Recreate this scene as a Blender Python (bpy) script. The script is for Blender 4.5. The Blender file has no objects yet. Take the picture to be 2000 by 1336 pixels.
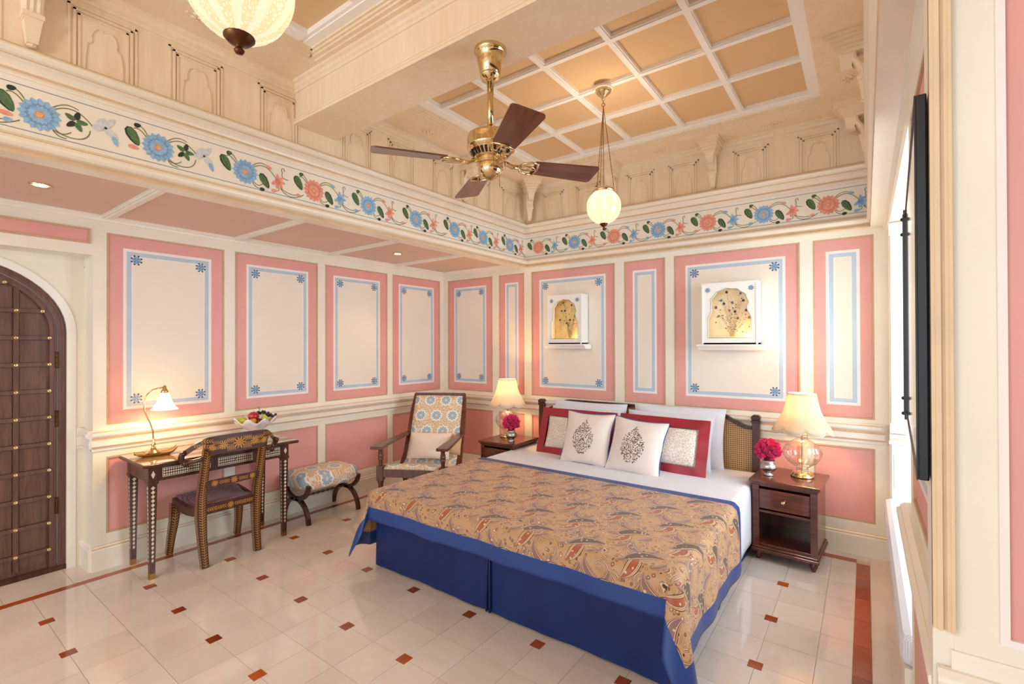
import bpy, math, random
from math import pi, sin, cos, radians, sqrt, atan2
from mathutils import Vector, Matrix
R = random.Random(7)
SC = bpy.context.scene
COL = SC.collection

# ------------------------------------------------------------------ camera, world, lights, exposure
CAMP = (4.0071, -4.083, 1.45)
F_PX, ROLL, PITCH, YAW = 938.405, -0.0029, 0.0056, 0.6343
_fw = Vector((-sin(YAW)*cos(PITCH), cos(YAW)*cos(PITCH), sin(PITCH)))
_rt = Vector((cos(YAW), sin(YAW), 0)); _up = _rt.cross(_fw)
_r2 = _rt*cos(ROLL)+_up*sin(ROLL); _u2 = -_rt*sin(ROLL)+_up*cos(ROLL)
cd = bpy.data.cameras.new('camera'); cd.sensor_width = 36.0; cd.lens = F_PX/2000*36
cd.clip_start = 0.02; cd.clip_end = 60
cam = bpy.data.objects.new('camera', cd); COL.objects.link(cam)
m = Matrix((_r2, _u2, -_fw)).transposed().to_4x4(); m.translation = Vector(CAMP)
cam.matrix_world = m; SC.camera = cam

W = bpy.data.worlds.new('world'); SC.world = W; W.use_nodes = True
wn = W.node_tree.nodes; wb = wn['Background']
wb.inputs[0].default_value = (0.82, 0.91, 1.0, 1); wb.inputs[1].default_value = 0.78

def area(name, loc, target, sx, sy, power, col):
    l = bpy.data.lights.new(name, 'AREA'); l.shape = 'RECTANGLE'; l.size = sx; l.size_y = sy
    l.energy = power; l.color = col
    o = bpy.data.objects.new(name, l); COL.objects.link(o); o.location = loc
    o.rotation_euler = (Vector(target)-Vector(loc)).to_track_quat('-Z', 'Y').to_euler(); return o
def point(name, loc, power, col, rad=0.03):
    l = bpy.data.lights.new(name, 'POINT'); l.energy = power; l.color = col; l.shadow_soft_size = rad
    o = bpy.data.objects.new(name, l); COL.objects.link(o); o.location = loc; return o
WARM = (1.0, 0.62, 0.30); WARM2 = (1.0, 0.74, 0.46)
area('bay_window_daylight', (5.5, -1.02, 1.75), (2.6, -1.7, 0.7), 1.7, 1.8, 90, (0.80, 0.90, 1.0))
area('rear_window_daylight', (2.3, -7.2, 1.7), (1.6, -1.0, 1.2), 3.4, 2.2, 38, (0.80, 0.90, 1.0))
point('rear_fill_light', (2.6, -5.7, 2.35), 28, (1.0, .92, .82), .15)  # added unseen fill lamp behind the camera, evens out ceiling and walls
SC.view_settings.view_transform = 'Standard'; SC.view_settings.look = 'None'
SC.view_settings.gamma = 1.0; SC.view_settings.use_curve_mapping = False
SC.view_settings.exposure = 0.62

# ------------------------------------------------------------------ node material helpers
def lin(c): return tuple(((x/255)/12.92 if x/255 <= .04045 else (((x/255)+.055)/1.055)**2.4) for x in c)
class NT:
    def __init__(s, name):
        s.mat = bpy.data.materials.new(name); s.mat.use_nodes = True; s.t = s.mat.node_tree
        s.p = s.t.nodes['Principled BSDF']; s.out = s.t.nodes['Material Output']
    def n(s, typ, **kw):
        o = s.t.nodes.new(typ)
        for k, v in kw.items(): setattr(o, k, v)
        return o
    def l(s, a, b): s.t.links.new(a, b)
    def put(s, sock, v):
        if isinstance(v, (int, float)): sock.default_value = v
        elif isinstance(v, tuple):
            sock.default_value = v if len(v) == len(sock.default_value) else (*v, 1)
        else: s.l(v, sock)
    def m(s, op, a, b=0.0, c=0.0):
        o = s.n('ShaderNodeMath', operation=op)
        s.put(o.inputs[0], a); s.put(o.inputs[1], b); s.put(o.inputs[2], c); return o.outputs[0]
    def mix(s, f, a, b):
        o = s.n('ShaderNodeMix', data_type='RGBA')
        s.put(o.inputs[0], f); s.put(o.inputs[6], a); s.put(o.inputs[7], b); return o.outputs[2]
    def coord(s, kind='Object', scale=None):
        o = s.n('ShaderNodeTexCoord').outputs[kind]
        if scale:
            mp = s.n('ShaderNodeMapping'); s.l(o, mp.inputs[0]); mp.inputs[3].default_value = scale; o = mp.outputs[0]
        return o
    def noise(s, vec, scale=5, detail=3, rough=.5, dist=0):
        o = s.n('ShaderNodeTexNoise'); s.l(vec, o.inputs['Vector']); o.inputs['Scale'].default_value = scale
        o.inputs['Detail'].default_value = detail; o.inputs['Roughness'].default_value = rough
        o.inputs['Distortion'].default_value = dist; return o
    def vor(s, vec, scale=5, feature='F1', rnd=1.0):
        o = s.n('ShaderNodeTexVoronoi', feature=feature); s.l(vec, o.inputs['Vector'])
        o.inputs['Scale'].default_value = scale; o.inputs['Randomness'].default_value = rnd; return o
    def ramp(s, f, stops, interp='LINEAR'):
        o = s.n('ShaderNodeValToRGB'); s.l(f, o.inputs[0]); cr = o.color_ramp; cr.interpolation = interp
        while len(cr.elements) > 1: cr.elements.remove(cr.elements[-1])
        cr.elements[0].position = stops[0][0]; cr.elements[0].color = (*stops[0][1], 1)
        for p, c in stops[1:]:
            e = cr.elements.new(p); e.color = (*c, 1)
        return o.outputs[0]
    def bump(s, h, strength=.2, dist=.002):
        o = s.n('ShaderNodeBump'); s.l(h, o.inputs['Height']); o.inputs['Strength'].default_value = strength
        o.inputs['Distance'].default_value = dist; s.l(o.outputs[0], s.p.inputs['Normal'])
    def fin(s, col=None, rough=.5, metal=0, spec=None, coat=0, sheen=0):
        if col is not None: s.put(s.p.inputs['Base Color'], col)
        s.put(s.p.inputs['Roughness'], rough); s.p.inputs['Metallic'].default_value = metal
        if spec is not None: s.p.inputs['Specular IOR Level'].default_value = spec
        s.p.inputs['Coat Weight'].default_value = coat; s.p.inputs['Coat Roughness'].default_value = .05
        s.p.inputs['Sheen Weight'].default_value = sheen
        return s.mat
_cache = {}
def paint(name, rgb, rough=.5, var=.04, scale=6, metal=0, bump=0, spec=None, coat=0, sheen=0, stretch=None):
    if name in _cache: return _cache[name]
    s = NT(name); c = lin(rgb); v = s.coord('Object', stretch)
    nz = s.noise(v, scale, 4); f = nz.outputs[0]
    lo = tuple(x*(1-var*2) for x in c); hi = tuple(min(1, x*(1+var*1.4)) for x in c)
    col = s.ramp(f, [(.3, lo), (.7, hi)])
    if bump: s.bump(f, bump, .003)
    _cache[name] = s.fin(col, rough, metal, spec, coat, sheen); return _cache[name]
def wood(name, dark, light, rough=.3, axis=2, coat=.3, scale=1.0):
    if name in _cache: return _cache[name]
    s = NT(name); st = [14*scale]*3; st[axis] = 1.4*scale
    v = s.coord('Object', tuple(st)); n1 = s.noise(v, 3.0, 6, .6, 1.2)
    n2 = s.noise(v, 14, 3, .5)
    f = s.m('ADD', s.m('MULTIPLY', n1.outputs[0], .75), s.m('MULTIPLY', n2.outputs[0], .25))
    col = s.ramp(f, [(.32, lin(dark)), (.68, lin(light))]); s.bump(f, .15, .001)
    _cache[name] = s.fin(col, rough, 0, None, coat); return _cache[name]

CREAM = paint('cream_wall_paint', (244, 237, 220), .38, .02, 4)
CREAM_W = paint('white_cream_trim_paint', (246, 238, 224), .35, .02, 5)
PINK = paint('pink_panel_paint', (232, 166, 158), .42, .02, 3)
PALE = paint('pale_cream_panel_paint', (243, 233, 218), .42, .012, 3)
BLUEB = paint('pale_blue_line_paint', (190, 207, 224), .5, .03, 8)
WLINE = paint('white_line_paint', (248, 240, 236), .5, .01, 8)
GROOVE_SHADE = paint('tan_groove_shade', (222, 190, 154), .4, .04, 12)  # tan painted into moulding grooves as shade, to sharpen their contrast
GILT = paint('tan_beading_paint', (205, 170, 132), .4, .05, 20)
STONE = None
def stone_mat():
    s = NT('washed_beige_carved_plaster'); v = s.coord('Object', (1, 1, .25))
    n1 = s.noise(v, 5, 5, .6); n2 = s.noise(s.coord('Object', (9, 9, .9)), 4, 4)
    f = s.m('ADD', s.m('MULTIPLY', n1.outputs[0], .6), s.m('MULTIPLY', n2.outputs[0], .4))
    col = s.ramp(f, [(.3, lin((238, 210, 174))), (.7, lin((249, 231, 205)))])
    s.bump(f, .03, .001); return s.fin(col, .5)
STONE = stone_mat()
TANCEIL = paint('tan_ceiling_panel_paint', (228, 192, 146), .6, .015, 2)
WCEIL = paint('white_ceiling_batten_paint', (254, 247, 240), .45, .002, 4)
SOFF = paint('rose_brown_soffit_paint', (224, 190, 170), .45, .015, 2)
WHITE = paint('white_gloss_paint', (248, 244, 238), .3, .01, 5)
DARKW = wood('dark_rosewood', (46, 21, 12), (92, 48, 30), .28, 2, .12)
DOORW = wood('brown_door_wood', (84, 54, 46), (122, 86, 74), .36, 2, .15, .7)
MAHOG = wood('red_brown_mahogany', (66, 27, 16), (116, 56, 36), .24, 0, .3)
WALNUT = wood('walnut_fan_blade', (84, 44, 30), (128, 72, 50), .3, 0, .3, .6)
TEAK = wood('dark_teak', (66, 31, 17), (118, 62, 36), .26, 2, .12)
BRASS = paint('polished_brass', (224, 200, 152), .12, .03, 10, metal=1)
ABRASS = paint('aged_brass', (160, 118, 66), .28, .1, 20, metal=1)
BRONZE = paint('dark_bronze', (96, 62, 38), .35, .1, 20, metal=1)
CHROME = paint('bright_nickel', (225, 220, 210), .1, .02, 10, metal=1)
IVORY = paint('ivory_inlay', (226, 214, 190), .3, .06, 60)
BLACK = paint('black_plastic', (16, 15, 15), .35, .1, 20)
LINEN = paint('white_bed_linen', (226, 227, 236), .75, .015, 10, bump=.05, sheen=.1)

# ------------------------------------------------------------------ mesh builder
class MB:
    def __init__(s): s.v = []; s.f = []; s.mi = []; s.uv = []; s.mat = Matrix.Identity(4); s.cur = 0; s.hasuv = False
    def V(s, p):
        q = s.mat @ Vector(p); s.v.append((q.x, q.y, q.z)); return len(s.v)-1
    def F(s, idx, mi=None, uv=None):
        s.f.append(tuple(idx)); s.mi.append(s.cur if mi is None else mi); s.uv.append(uv)
        if uv: s.hasuv = True
    def quad(s, pts, mi=None, uv=None): s.F([s.V(p) for p in pts], mi, uv)
    def box(s, x0, x1, y0, y1, z0, z1, mi=None):
        a = [s.V((x, y, z)) for z in (z0, z1) for y in (y0, y1) for x in (x0, x1)]
        for q in ((0, 2, 3, 1), (4, 5, 7, 6), (0, 1, 5, 4), (2, 6, 7, 3), (0, 4, 6, 2), (1, 3, 7, 5)): s.F([a[i] for i in q], mi)
        return s
    def cbox(s, c, d, mi=None):
        return s.box(c[0]-d[0]/2, c[0]+d[0]/2, c[1]-d[1]/2, c[1]+d[1]/2, c[2]-d[2]/2, c[2]+d[2]/2, mi)
    def frus(s, z0, z1, a, b, c0=(0, 0), c1=None, mi=None):     # tapered rectangular block: a, b half sizes at z0, z1
        c1 = c1 or c0
        p = [s.V((c[0]+sx*h[0], c[1]+sy*h[1], z)) for z, h, c in ((z0, a, c0), (z1, b, c1)) for sx, sy in ((-1, -1), (1, -1), (1, 1), (-1, 1))]
        s.F([p[3], p[2], p[1], p[0]], mi); s.F(p[4:8], mi)
        for i in range(4): j = (i+1) % 4; s.F([p[i], p[j], p[4+j], p[4+i]], mi)
        return s
    def rings(s, rings, closed=True, cap=True, mi=None, uv=False):
        ids = [[s.V(p) for p in r] for r in rings]; n = len(ids[0]); L = [0.0]
        if uv:
            for i in range(1, len(rings)):
                L.append(L[-1]+(Vector(rings[i][0])-Vector(rings[i-1][0])).length)
        for i in range(len(ids)-1):
            for j in range(n if closed else n-1):
                k = (j+1) % n
                u = [(L[i], j/n), (L[i], (j+1)/n), (L[i+1], (j+1)/n), (L[i+1], j/n)] if uv else None
                s.F([ids[i][j], ids[i][k], ids[i+1][k], ids[i+1][j]], mi, u)
        if cap and closed:
            z = [(0, 0)]*n if uv else None
            s.F(list(reversed(ids[0])), mi, z); s.F(ids[-1], mi, z)
        return s
    def lathe(s, prof, n=20, c=(0, 0, 0), mi=None, lobes=0, amp=0, cap=True, uv=False):
        rs = []
        for r, z in prof:
            ring = []
            for i in range(n):
                a = 2*pi*i/n; rr = r*(1+amp*cos(lobes*a)) if lobes else r
                ring.append((c[0]+rr*cos(a), c[1]+rr*sin(a), c[2]+z))
            rs.append(ring)
        return s.rings(rs, True, cap, mi, uv)
    def sweep(s, path, sec, scl=None, up=(0, 0, 1), mi=None, cap=True, uv=True):
        P = [Vector(p) for p in path]; rs = []; upv = Vector(up)
        for i, p in enumerate(P):
            t = (P[min(i+1, len(P)-1)]-P[max(i-1, 0)]).normalized()
            a = upv.cross(t)
            if a.length < 1e-4: a = Vector((1, 0, 0)).cross(t)
            a.normalize(); b = t.cross(a)
            k = scl[i] if scl else 1.0
            kx, ky = k if isinstance(k, tuple) else (k, k)
            rs.append([tuple(p+a*(x*kx)+b*(y*ky)) for x, y in sec])
        return s.rings(rs, True, cap, mi, uv)
    def tube(s, path, r, n=10, scl=None, mi=None, up=(0, 0, 1), cap=True):
        return s.sweep(path, [(r*cos(2*pi*i/n), r*sin(2*pi*i/n)) for i in range(n)], scl, up, mi, cap)
    def prism(s, pts, fn, d0, d1, mi=None):                      # 2D polygon pts -> fn(a,b,d)
        n = len(pts); A = [s.V(fn(a, b, d0)) for a, b in pts]; B = [s.V(fn(a, b, d1)) for a, b in pts]
        s.F(list(reversed(A)), mi); s.F(B, mi)
        for i in range(n): j = (i+1) % n; s.F([A[i], A[j], B[j], B[i]], mi)
        return s
    def sphere(s, c, r, n=12, m_=8, mi=None, sq=(1, 1, 1)):
        top = s.V((c[0], c[1], c[2]+r*sq[2])); bot = s.V((c[0], c[1], c[2]-r*sq[2])); rr = []
        for i in range(1, m_):
            a = pi*i/m_; rr.append([s.V((c[0]+r*sq[0]*sin(a)*cos(2*pi*j/n), c[1]+r*sq[1]*sin(a)*sin(2*pi*j/n), c[2]+r*sq[2]*cos(a))) for j in range(n)])
        for j in range(n):
            k = (j+1) % n; s.F([top, rr[0][j], rr[0][k]], mi); s.F([bot, rr[-1][k], rr[-1][j]], mi)
            for i in range(m_-2): s.F([rr[i][j], rr[i+1][j], rr[i+1][k], rr[i][k]], mi)
        return s
    def torus(s, c, R_, r, n=16, m_=6, mi=None, axis='z'):
        rs = []
        for i in range(n+1):
            a = 2*pi*i/n; ring = []
            for j in range(m_):
                b = 2*pi*j/m_; q = (R_+r*cos(b)); p = (q*cos(a), q*sin(a), r*sin(b))
                if axis == 'x': p = (p[2], p[0], p[1])
                if axis == 'y': p = (p[0], p[2], p[1])
                ring.append((c[0]+p[0], c[1]+p[1], c[2]+p[2]))
            rs.append(ring)
        return s.rings(rs, True, False, mi)
    def mesh(s, name, mats, smooth=False):
        me = bpy.data.meshes.new(name); me.from_pydata(s.v, [], s.f)
        for mt in (mats if isinstance(mats, (list, tuple)) else [mats]): me.materials.append(mt)
        me.polygons.foreach_set('material_index', s.mi)
        if smooth: me.polygons.foreach_set('use_smooth', [True]*len(s.f))
        if s.hasuv:
            uvl = me.uv_layers.new(name='UVMap'); k = 0
            for f, u in zip(s.f, s.uv):
                for q in range(len(f)):
                    uvl.data[k].uv = u[q] if u else (0, 0); k += 1
        me.update(); return me
def obj(name, mb, mats, parent=None, smooth=False, bevel=0, loc=None, angle=None):
    me = mb if isinstance(mb, bpy.types.Mesh) else mb.mesh(name, mats, smooth)
    o = bpy.data.objects.new(name, me); COL.objects.link(o)
    if parent is not None: o.parent = parent
    if loc: o.location = loc
    if bevel:
        b = o.modifiers.new('bevel', 'BEVEL'); b.width = bevel; b.segments = 2; b.limit_method = 'ANGLE'; b.angle_limit = radians(40)
    if smooth and angle: me.set_sharp_from_angle(angle=radians(angle))
    return o
def tag(o, label=None, cat=None, group=None, kind=None):
    if label: o['label'] = label
    if cat: o['category'] = cat
    if group: o['group'] = group
    if kind: o['kind'] = kind
    return o
def thing(name, loc, label, cat, rot=0, group=None):
    o = bpy.data.objects.new(name, None); o.empty_display_size = .1; COL.objects.link(o)
    o.location = loc; o.rotation_euler = (0, 0, rot); return tag(o, label, cat, group)
def struct(name, mb, mats, label=None, **kw):
    o = obj(name, mb, mats, **kw); tag(o, label, None, None, 'structure'); return o
def copy_tree(o, parent=None):
    c = o.copy(); COL.objects.link(c); c.parent = parent
    for ch in list(o.children): copy_tree(ch, c)
    return c

# ------------------------------------------------------------------ planes of the room
XR = 4.13; XF = 1.185; ZS = 2.30
PL = lambda a, z, d: (d, a, z)                 # left wall, a = y
PB = lambda a, z, d: (a, -d, z)                # back wall, a = x
PR = lambda a, z, d: (XR-d, a, z)              # right wall, a = y
PF = lambda a, z, d: (XF+d, a, z)              # frieze plane on the left
def pbox(mb, fn, a0, a1, z0, z1, d0, d1, mi=None):
    p = [mb.V(fn(a, z, d)) for d in (d0, d1) for z in (z0, z1) for a in (a0, a1)]
    for q in ((0, 2, 3, 1), (4, 5, 7, 6), (0, 1, 5, 4), (2, 6, 7, 3), (0, 4, 6, 2), (1, 3, 7, 5)): mb.F([p[i] for i in q], mi)
def pprofile(mb, fn, a0, a1, prof, mi=None, m0=0, m1=0, shade_mi=None):    # profile (d,z) run along a; m0/m1 mitre: a shifts with d
    A = [mb.V(fn(a0+m0*d, z, d)) for d, z in prof]; B = [mb.V(fn(a1+m1*d, z, d)) for d, z in prof]; n = len(prof)
    for i in range(n):
        j = (i+1) % n; short = shade_mi is not None and j and sqrt((prof[i][0]-prof[j][0])**2+(prof[i][1]-prof[j][1])**2) < .0092
        mb.F([A[i], B[i], B[j], A[j]], shade_mi if short else mi)  # short fillet faces take the painted groove shade
    mb.F(A, mi); mb.F(list(reversed(B)), mi)

# ------------------------------------------------------------------ floor
def marble():
    s = NT('cream_marble_floor'); v = s.coord('Object')
    oi = s.n('ShaderNodeObjectInfo'); n1 = s.noise(v, 2.2, 6, .55, .6); n2 = s.noise(v, 9, 5, .6, 1.5)
    f = s.m('ADD', s.m('MULTIPLY', n1.outputs[0], .55), s.m('MULTIPLY', n2.outputs[0], .2))
    f = s.m('ADD', f, s.m('MULTIPLY', oi.outputs['Random'], .17))
    col = s.ramp(f, [(.3, lin((222, 208, 196))), (.5, lin((232, 218, 208))), (.75, lin((240, 230, 224)))])
    return s.fin(col, .07, 0, .75)
MARBLE = marble()
def redstone():
    s = NT('rust_red_stone'); v = s.coord('Object'); oi = s.n('ShaderNodeObjectInfo')
    n1 = s.noise(v, 6, 5, .6); f = s.m('ADD', s.m('MULTIPLY', n1.outputs[0], .5), s.m('MULTIPLY', oi.outputs['Random'], .5))
    return s.fin(s.ramp(f, [(.2, lin((132, 58, 26))), (.8, lin((196, 96, 44)))]), .08)
REDS = redstone()
fb = MB(); fb.box(-.35, 5.6, -7.4, .12, -.09, -.0035)
floor = struct('floor', fb, paint('floor_joint_grout', (206, 190, 174), .5, .05, 10), 'polished cream marble tile floor with small rust red insets')
gx0, gy0, px_, py_ = 0.528, -3.493, 0.4385, 0.4535
J = .0009
def vis(x, y, z=0, mg=60):
    d = Vector((x, y, z))-Vector(CAMP); zz = d.dot(_fw)
    if zz < .1: return False
    X_ = 1000+F_PX*d.dot(_r2)/zz; Y_ = 668-F_PX*d.dot(_u2)/zz
    return -mg < X_ < 2000+mg and -mg < Y_ < 1336+mg
xb0, xb1, yb1 = .168, 3.952, -.170
xs = []; k = -1
x = gx0-px_
while x < xb1+px_: xs += [x, x+px_/2]; x += px_
ys = []; y = gy0-8*py_
while y < .3: ys += [y, y+py_/2]; y += py_
hw = .0285
tiles_n = 0; rest = MB()
def poly_clip_rect(x0, x1, y0, y1): return max(x0, xb0), min(x1, xb1), max(y0, -7.2), min(y1, yb1)
for i in range(len(xs)-1):
    for j in range(len(ys)-1):
        x0, x1, y0, y1 = poly_clip_rect(xs[i], xs[i+1], ys[j], ys[j+1])
        if x1-x0 < .012 or y1-y0 < .012: continue
        # the corner that carries a small red inset is notched
        ci = i % 2 == 0; cj = j % 2 == 0
        X0, X1, Y0, Y1 = x0+J, x1-J, y0+J, y1-J
        nx, ny = (-1 if ci else 1), (-1 if cj else 1)
        hx = hw+J
        vx = xs[i] if ci else xs[i+1]; vy = ys[j] if cj else ys[j+1]
        inside = xb0 < vx < xb1 and vy < yb1
        if inside:
            if nx < 0 and ny < 0: poly = [(vx+hx, Y0), (X1, Y0), (X1, Y1), (X0, Y1), (X0, vy+hx), (vx+hx, vy+hx)]
            elif nx > 0 and ny < 0: poly = [(X0, Y0), (vx-hx, Y0), (vx-hx, vy+hx), (X1, vy+hx), (X1, Y1), (X0, Y1)]
            elif nx > 0 and ny > 0: poly = [(X0, Y0), (X1, Y0), (X1, vy-hx), (vx-hx, vy-hx), (vx-hx, Y1), (X0, Y1)]
            else: poly = [(X0, Y0), (X1, Y0), (X1, Y1), (vx+hx, Y1), (vx+hx, vy-hx), (X0, vy-hx)]
        else: poly = [(X0, Y0), (X1, Y0), (X1, Y1), (X0, Y1)]
        cx_, cy_ = (x0+x1)/2, (y0+y1)/2
        if vis(cx_, cy_, 0, 90) and tiles_n < 290 and not (1.7 < cx_ < 3.1 and cy_ > -1.8):
            t = MB(); t.prism(poly, lambda a, b, d: (a, b, d), -.02, 0); obj('tile', t, MARBLE, floor); tiles_n += 1
        else: rest.prism(poly, lambda a, b, d: (a, b, d), -.02, 0)
tag(obj('tile_field', rest, MARBLE, floor), kind='stuff')
me_in = MB().box(-hw, hw, -hw, hw, -.02, .0002).mesh('inset_tile', REDS)
for i in range(0, len(xs), 2):
    for j in range(0, len(ys), 2):
        if xb0+.02 < xs[i] < xb1-.02 and -5 < ys[j] < yb1-.02 and vis(xs[i], ys[j], 0, 80):
            obj('inset_tile', me_in, None, floor, loc=(xs[i], ys[j], 0))
# red border band and outer margin strip
y = yb1
while y > -4.6:
    obj('border_tile', MB().box(xb1, 4.022, y-.2665, y-.001, -.02, 0), REDS, floor); y -= .2675
y = yb1+.07
while y > -4.6:
    obj('border_tile', MB().box(.112, xb0-.001, y-.4665, y-.001, -.02, 0), REDS, floor); y -= .4675
x = xb0
while x < xb1:
    obj('border_tile', MB().box(x, min(x+.4665, xb1-.001), yb1, -.103, -.02, 0), REDS, floor); x += .4675
mg = MB()
y = 0.0
while y > -5: mg.box(4.0235, 4.6, y-.299, y, -.02, 0); mg.box(-.34, .111, y-.299, y-.001, -.02, 0); y -= .3
mg.box(.112, 4.022, -.102, .0, -.02, 0)
tag(obj('margin_tiles', mg, MARBLE, floor), kind='stuff')

# ------------------------------------------------------------------ wall panels
NAVY = paint('navy_petal_paint', (46, 70, 102), .5, .05, 30); FLB = paint('rosette_blue_paint', (120, 165, 205), .5, .08, 60)
def rosette(mb, fn, a, z, r, d, mi_b, mi_n, mi_w):
    def disc(ca, cz, ra, rz, dd, mi, n=12, rot=0):
        pts = []
        for i in range(n):
            t = 2*pi*i/n; u, v = ra*cos(t), rz*sin(t)
            pts.append(fn(ca+u*cos(rot)-v*sin(rot), cz+u*sin(rot)+v*cos(rot), dd))
        mb.quad(pts, mi)
    pts = []
    for i in range(32):
        t = 2*pi*i/32; rr = r*(.66+.07*cos(8*t)); pts.append(fn(a+rr*cos(t), z+rr*sin(t), d+.0003))
    mb.quad(pts, mi_b)
    for i in range(8):
        t = 2*pi*(i+.5)/8; disc(a+r*.86*cos(t), z+r*.86*sin(t), r*.21, r*.17, d+.0008, mi_n, 8, t)
    for i in range(8):
        t = 2*pi*i/8; disc(a+r*.34*cos(t), z+r*.34*sin(t), r*.16, r*.035, d+.0008, mi_n if i % 2 else mi_w, 6, t)
def ringq(mb, fn, o, i_, d, mi):
    (a0, a1, z0, z1), (b0, b1, y0, y1) = o, i_
    O = [(a0, z0), (a1, z0), (a1, z1), (a0, z1)]; I = [(b0, y0), (b1, y0), (b1, y1), (b0, y1)]
    for k in range(4):
        j = (k+1) % 4; mb.quad([fn(*O[k], d), fn(*O[j], d), fn(*I[j], d), fn(*I[k], d)], mi)
PMATS = [PINK, WLINE, BLUEB, PALE, GILT, NAVY, FLB]
def bead(mb, fn, a0, a1, z0, z1, w=.011, d0=-.008, d1=-.001, mi=4):
    for o in ((a0, a1, z0, z0+w), (a0, a1, z1-w, z1), (a0, a0+w, z0+w, z1-w), (a1-w, a1, z0+w, z1-w)):
        pbox(mb, fn, *o, d0, d1, mi)
def wall_panel(parent, fn, a0, a1, z0=.931, z1=2.194, inner=True, ros=True, margin=.09, name='wall_panel', bm=4):
    mb = MB(); d = -.008
    pbox(mb, fn, a0, a1, z0, z1, -.011, d-.0006, 0)
    if inner:
        A = (a0, a1, z0, z1); B = (a0+margin, a1-margin, z0+.09, z1-.088)
        sh = lambda q, w: (q[0]+w, q[1]-w, q[2]+w, q[3]-w)
        C_ = sh(B, .019); D = sh(C_, .027)
        ringq(mb, fn, A, B, d, 0); ringq(mb, fn, B, C_, d, 1); ringq(mb, fn, C_, D, d, 2); ringq(mb, fn, D, sh(D, .006), d, 1); E_ = sh(D, .006)
        mb.quad([fn(E_[0], E_[2], d), fn(E_[1], E_[2], d), fn(E_[1], E_[3], d), fn(E_[0], E_[3], d)], 3)
        if ros:
            for sa in (0, 1):
                for sz in (0, 1):
                    rosette(mb, fn, (B[0]+.073) if sa == 0 else (B[1]-.073), (B[2]+.07) if sz == 0 else (B[3]-.072), .034, d+.0004, 6, 5, 1)
    else: mb.quad([fn(a0, z0, d), fn(a1, z0, d), fn(a1, z1, d), fn(a0, z1, d)], 0)
    bead(mb, fn, a0, a1, z0, z1, mi=bm)
    return obj(name, mb, PMATS, parent)
def frame_wall(name, fn, lo, hi, cells, zbot, ztop, thick, label):
    """wall slab with stiles and rails standing proud around panel cells (a0,a1,z0,z1)"""
    mb = MB(); pbox(mb, fn, lo, hi, zbot, ztop, -thick, -.0112)
    aa = sorted(set([lo, hi]+[c[0] for c in cells]+[c[1] for c in cells])); zz = sorted(set([zbot, ztop]+[c[2] for c in cells]+[c[3] for c in cells]))
    for i in range(len(aa)-1):
        j = 0
        while j < len(zz)-1:
            def hole(k):
                am, zm = (aa[i]+aa[i+1])/2, (zz[k]+zz[k+1])/2
                return any(c[0] < am < c[1] and c[2] < zm < c[3] for c in cells)
            if hole(j): j += 1; continue
            k = j
            while k+1 < len(zz)-1 and not hole(k+1): k += 1
            pbox(mb, fn, aa[i], aa[i+1], zz[j], zz[k+1], -.0112, 0); j = k+1
    return struct(name, mb, CREAM, label)
ZL0, ZL1, ZU0, ZU1 = .224, .735, .931, 2.194
LP = [(-3.122, -2.402), (-2.325, -1.611), (-1.539, -.823), (-.756, -.057)]
cells = [(a, b, ZU0, ZU1) for a, b in LP]+[(a, b, ZL0, ZL1-.012) for a, b in LP]
wl = frame_wall('wall_left', PL, -3.19, 0, cells, 0, ZS, .3, 'cream and pink panelled wall behind the writing desk')
for a, b in LP:
    wall_panel(wl, PL, a, b); wall_panel(wl, PL, a, b, ZL0, ZL1-.012, False, name='dado_panel')
BP = [(.074, .740), (.830, 1.161), (1.251, 2.168), (2.258, 2.631), (2.705, 3.622), (3.703, 4.056)]
cells = [(a, b, ZU0, ZU1) for a, b in BP]+[(a, b, ZL0, ZL1) for a, b in BP]
wbk = frame_wall('wall_back', PB, 0, 4.132, cells, 0, 3.05, .12, 'cream and pink panelled wall behind the bed')
for k, (a, b) in enumerate(BP):
    wall_panel(wbk, PB, a, b, ros=k in (0, 2, 4), margin=(.093 if k in (0, 2, 4) else .078)); wall_panel(wbk, PB, a, b, ZL0, ZL1, False, name='dado_panel')
YW0, YW1 = -1.95, -.10        # the window bay in the right wall
RPn = [(-2.93, -2.02)]
cells = [(a, b, ZU0, ZU1) for a, b in RPn]+[(a, b, ZL0, ZL1) for a, b in RPn]
wr = frame_wall('wall_right', PR, -3.0, YW0, cells, 0, 3.05, .5, 'pink panelled right wall carrying the television')
for a, b in RPn: wall_panel(wr, PR, a, b); wall_panel(wr, PR, a, b, ZL0, ZL1, False, name='dado_panel')
# chair rail, baseboards
RAIL = [(0, .768), (.010, .770), (.010, .784), (.020, .792), (.024, .80), (.024, .838), (.018, .842), (.018, .85), (.034, .862), (.040, .872), (.040, .884), (.030, .889), (.030, .896), (.016, .905), (0, .905)]
BASE = [(0, 0), (.022, 0), (.022, .128), (.016, .136), (.014, .144), (.004, .152), (0, .156)]
def run(name, parts, mat, label=None):
    mb = MB()
    for fn, a0, a1, prof, m0, m1 in parts: pprofile(mb, fn, a0, a1, prof, 0, m0, m1, 1)
    return struct(name, mb, [mat, GROOVE_SHADE], label)
run('trim_1', [(PL, -3.20, 0, RAIL, 0, -1), (PB, 0, 4.13, RAIL, 1, -1)], CREAM_W, 'cream chair rail moulding along the left and back walls')
run('trim_2', [(PR, -3.0, YW0, RAIL, 0, 0)], CREAM_W, 'cream chair rail beneath the television')
run('baseboard_left', [(PL, -3.2, 0, BASE, 0, -1)], CREAM_W, 'tall cream baseboard on the left wall')
run('baseboard_back', [(PB, 0, 4.13, BASE, 1, 0)], CREAM, 'tall cream baseboard on the back wall')
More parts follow.
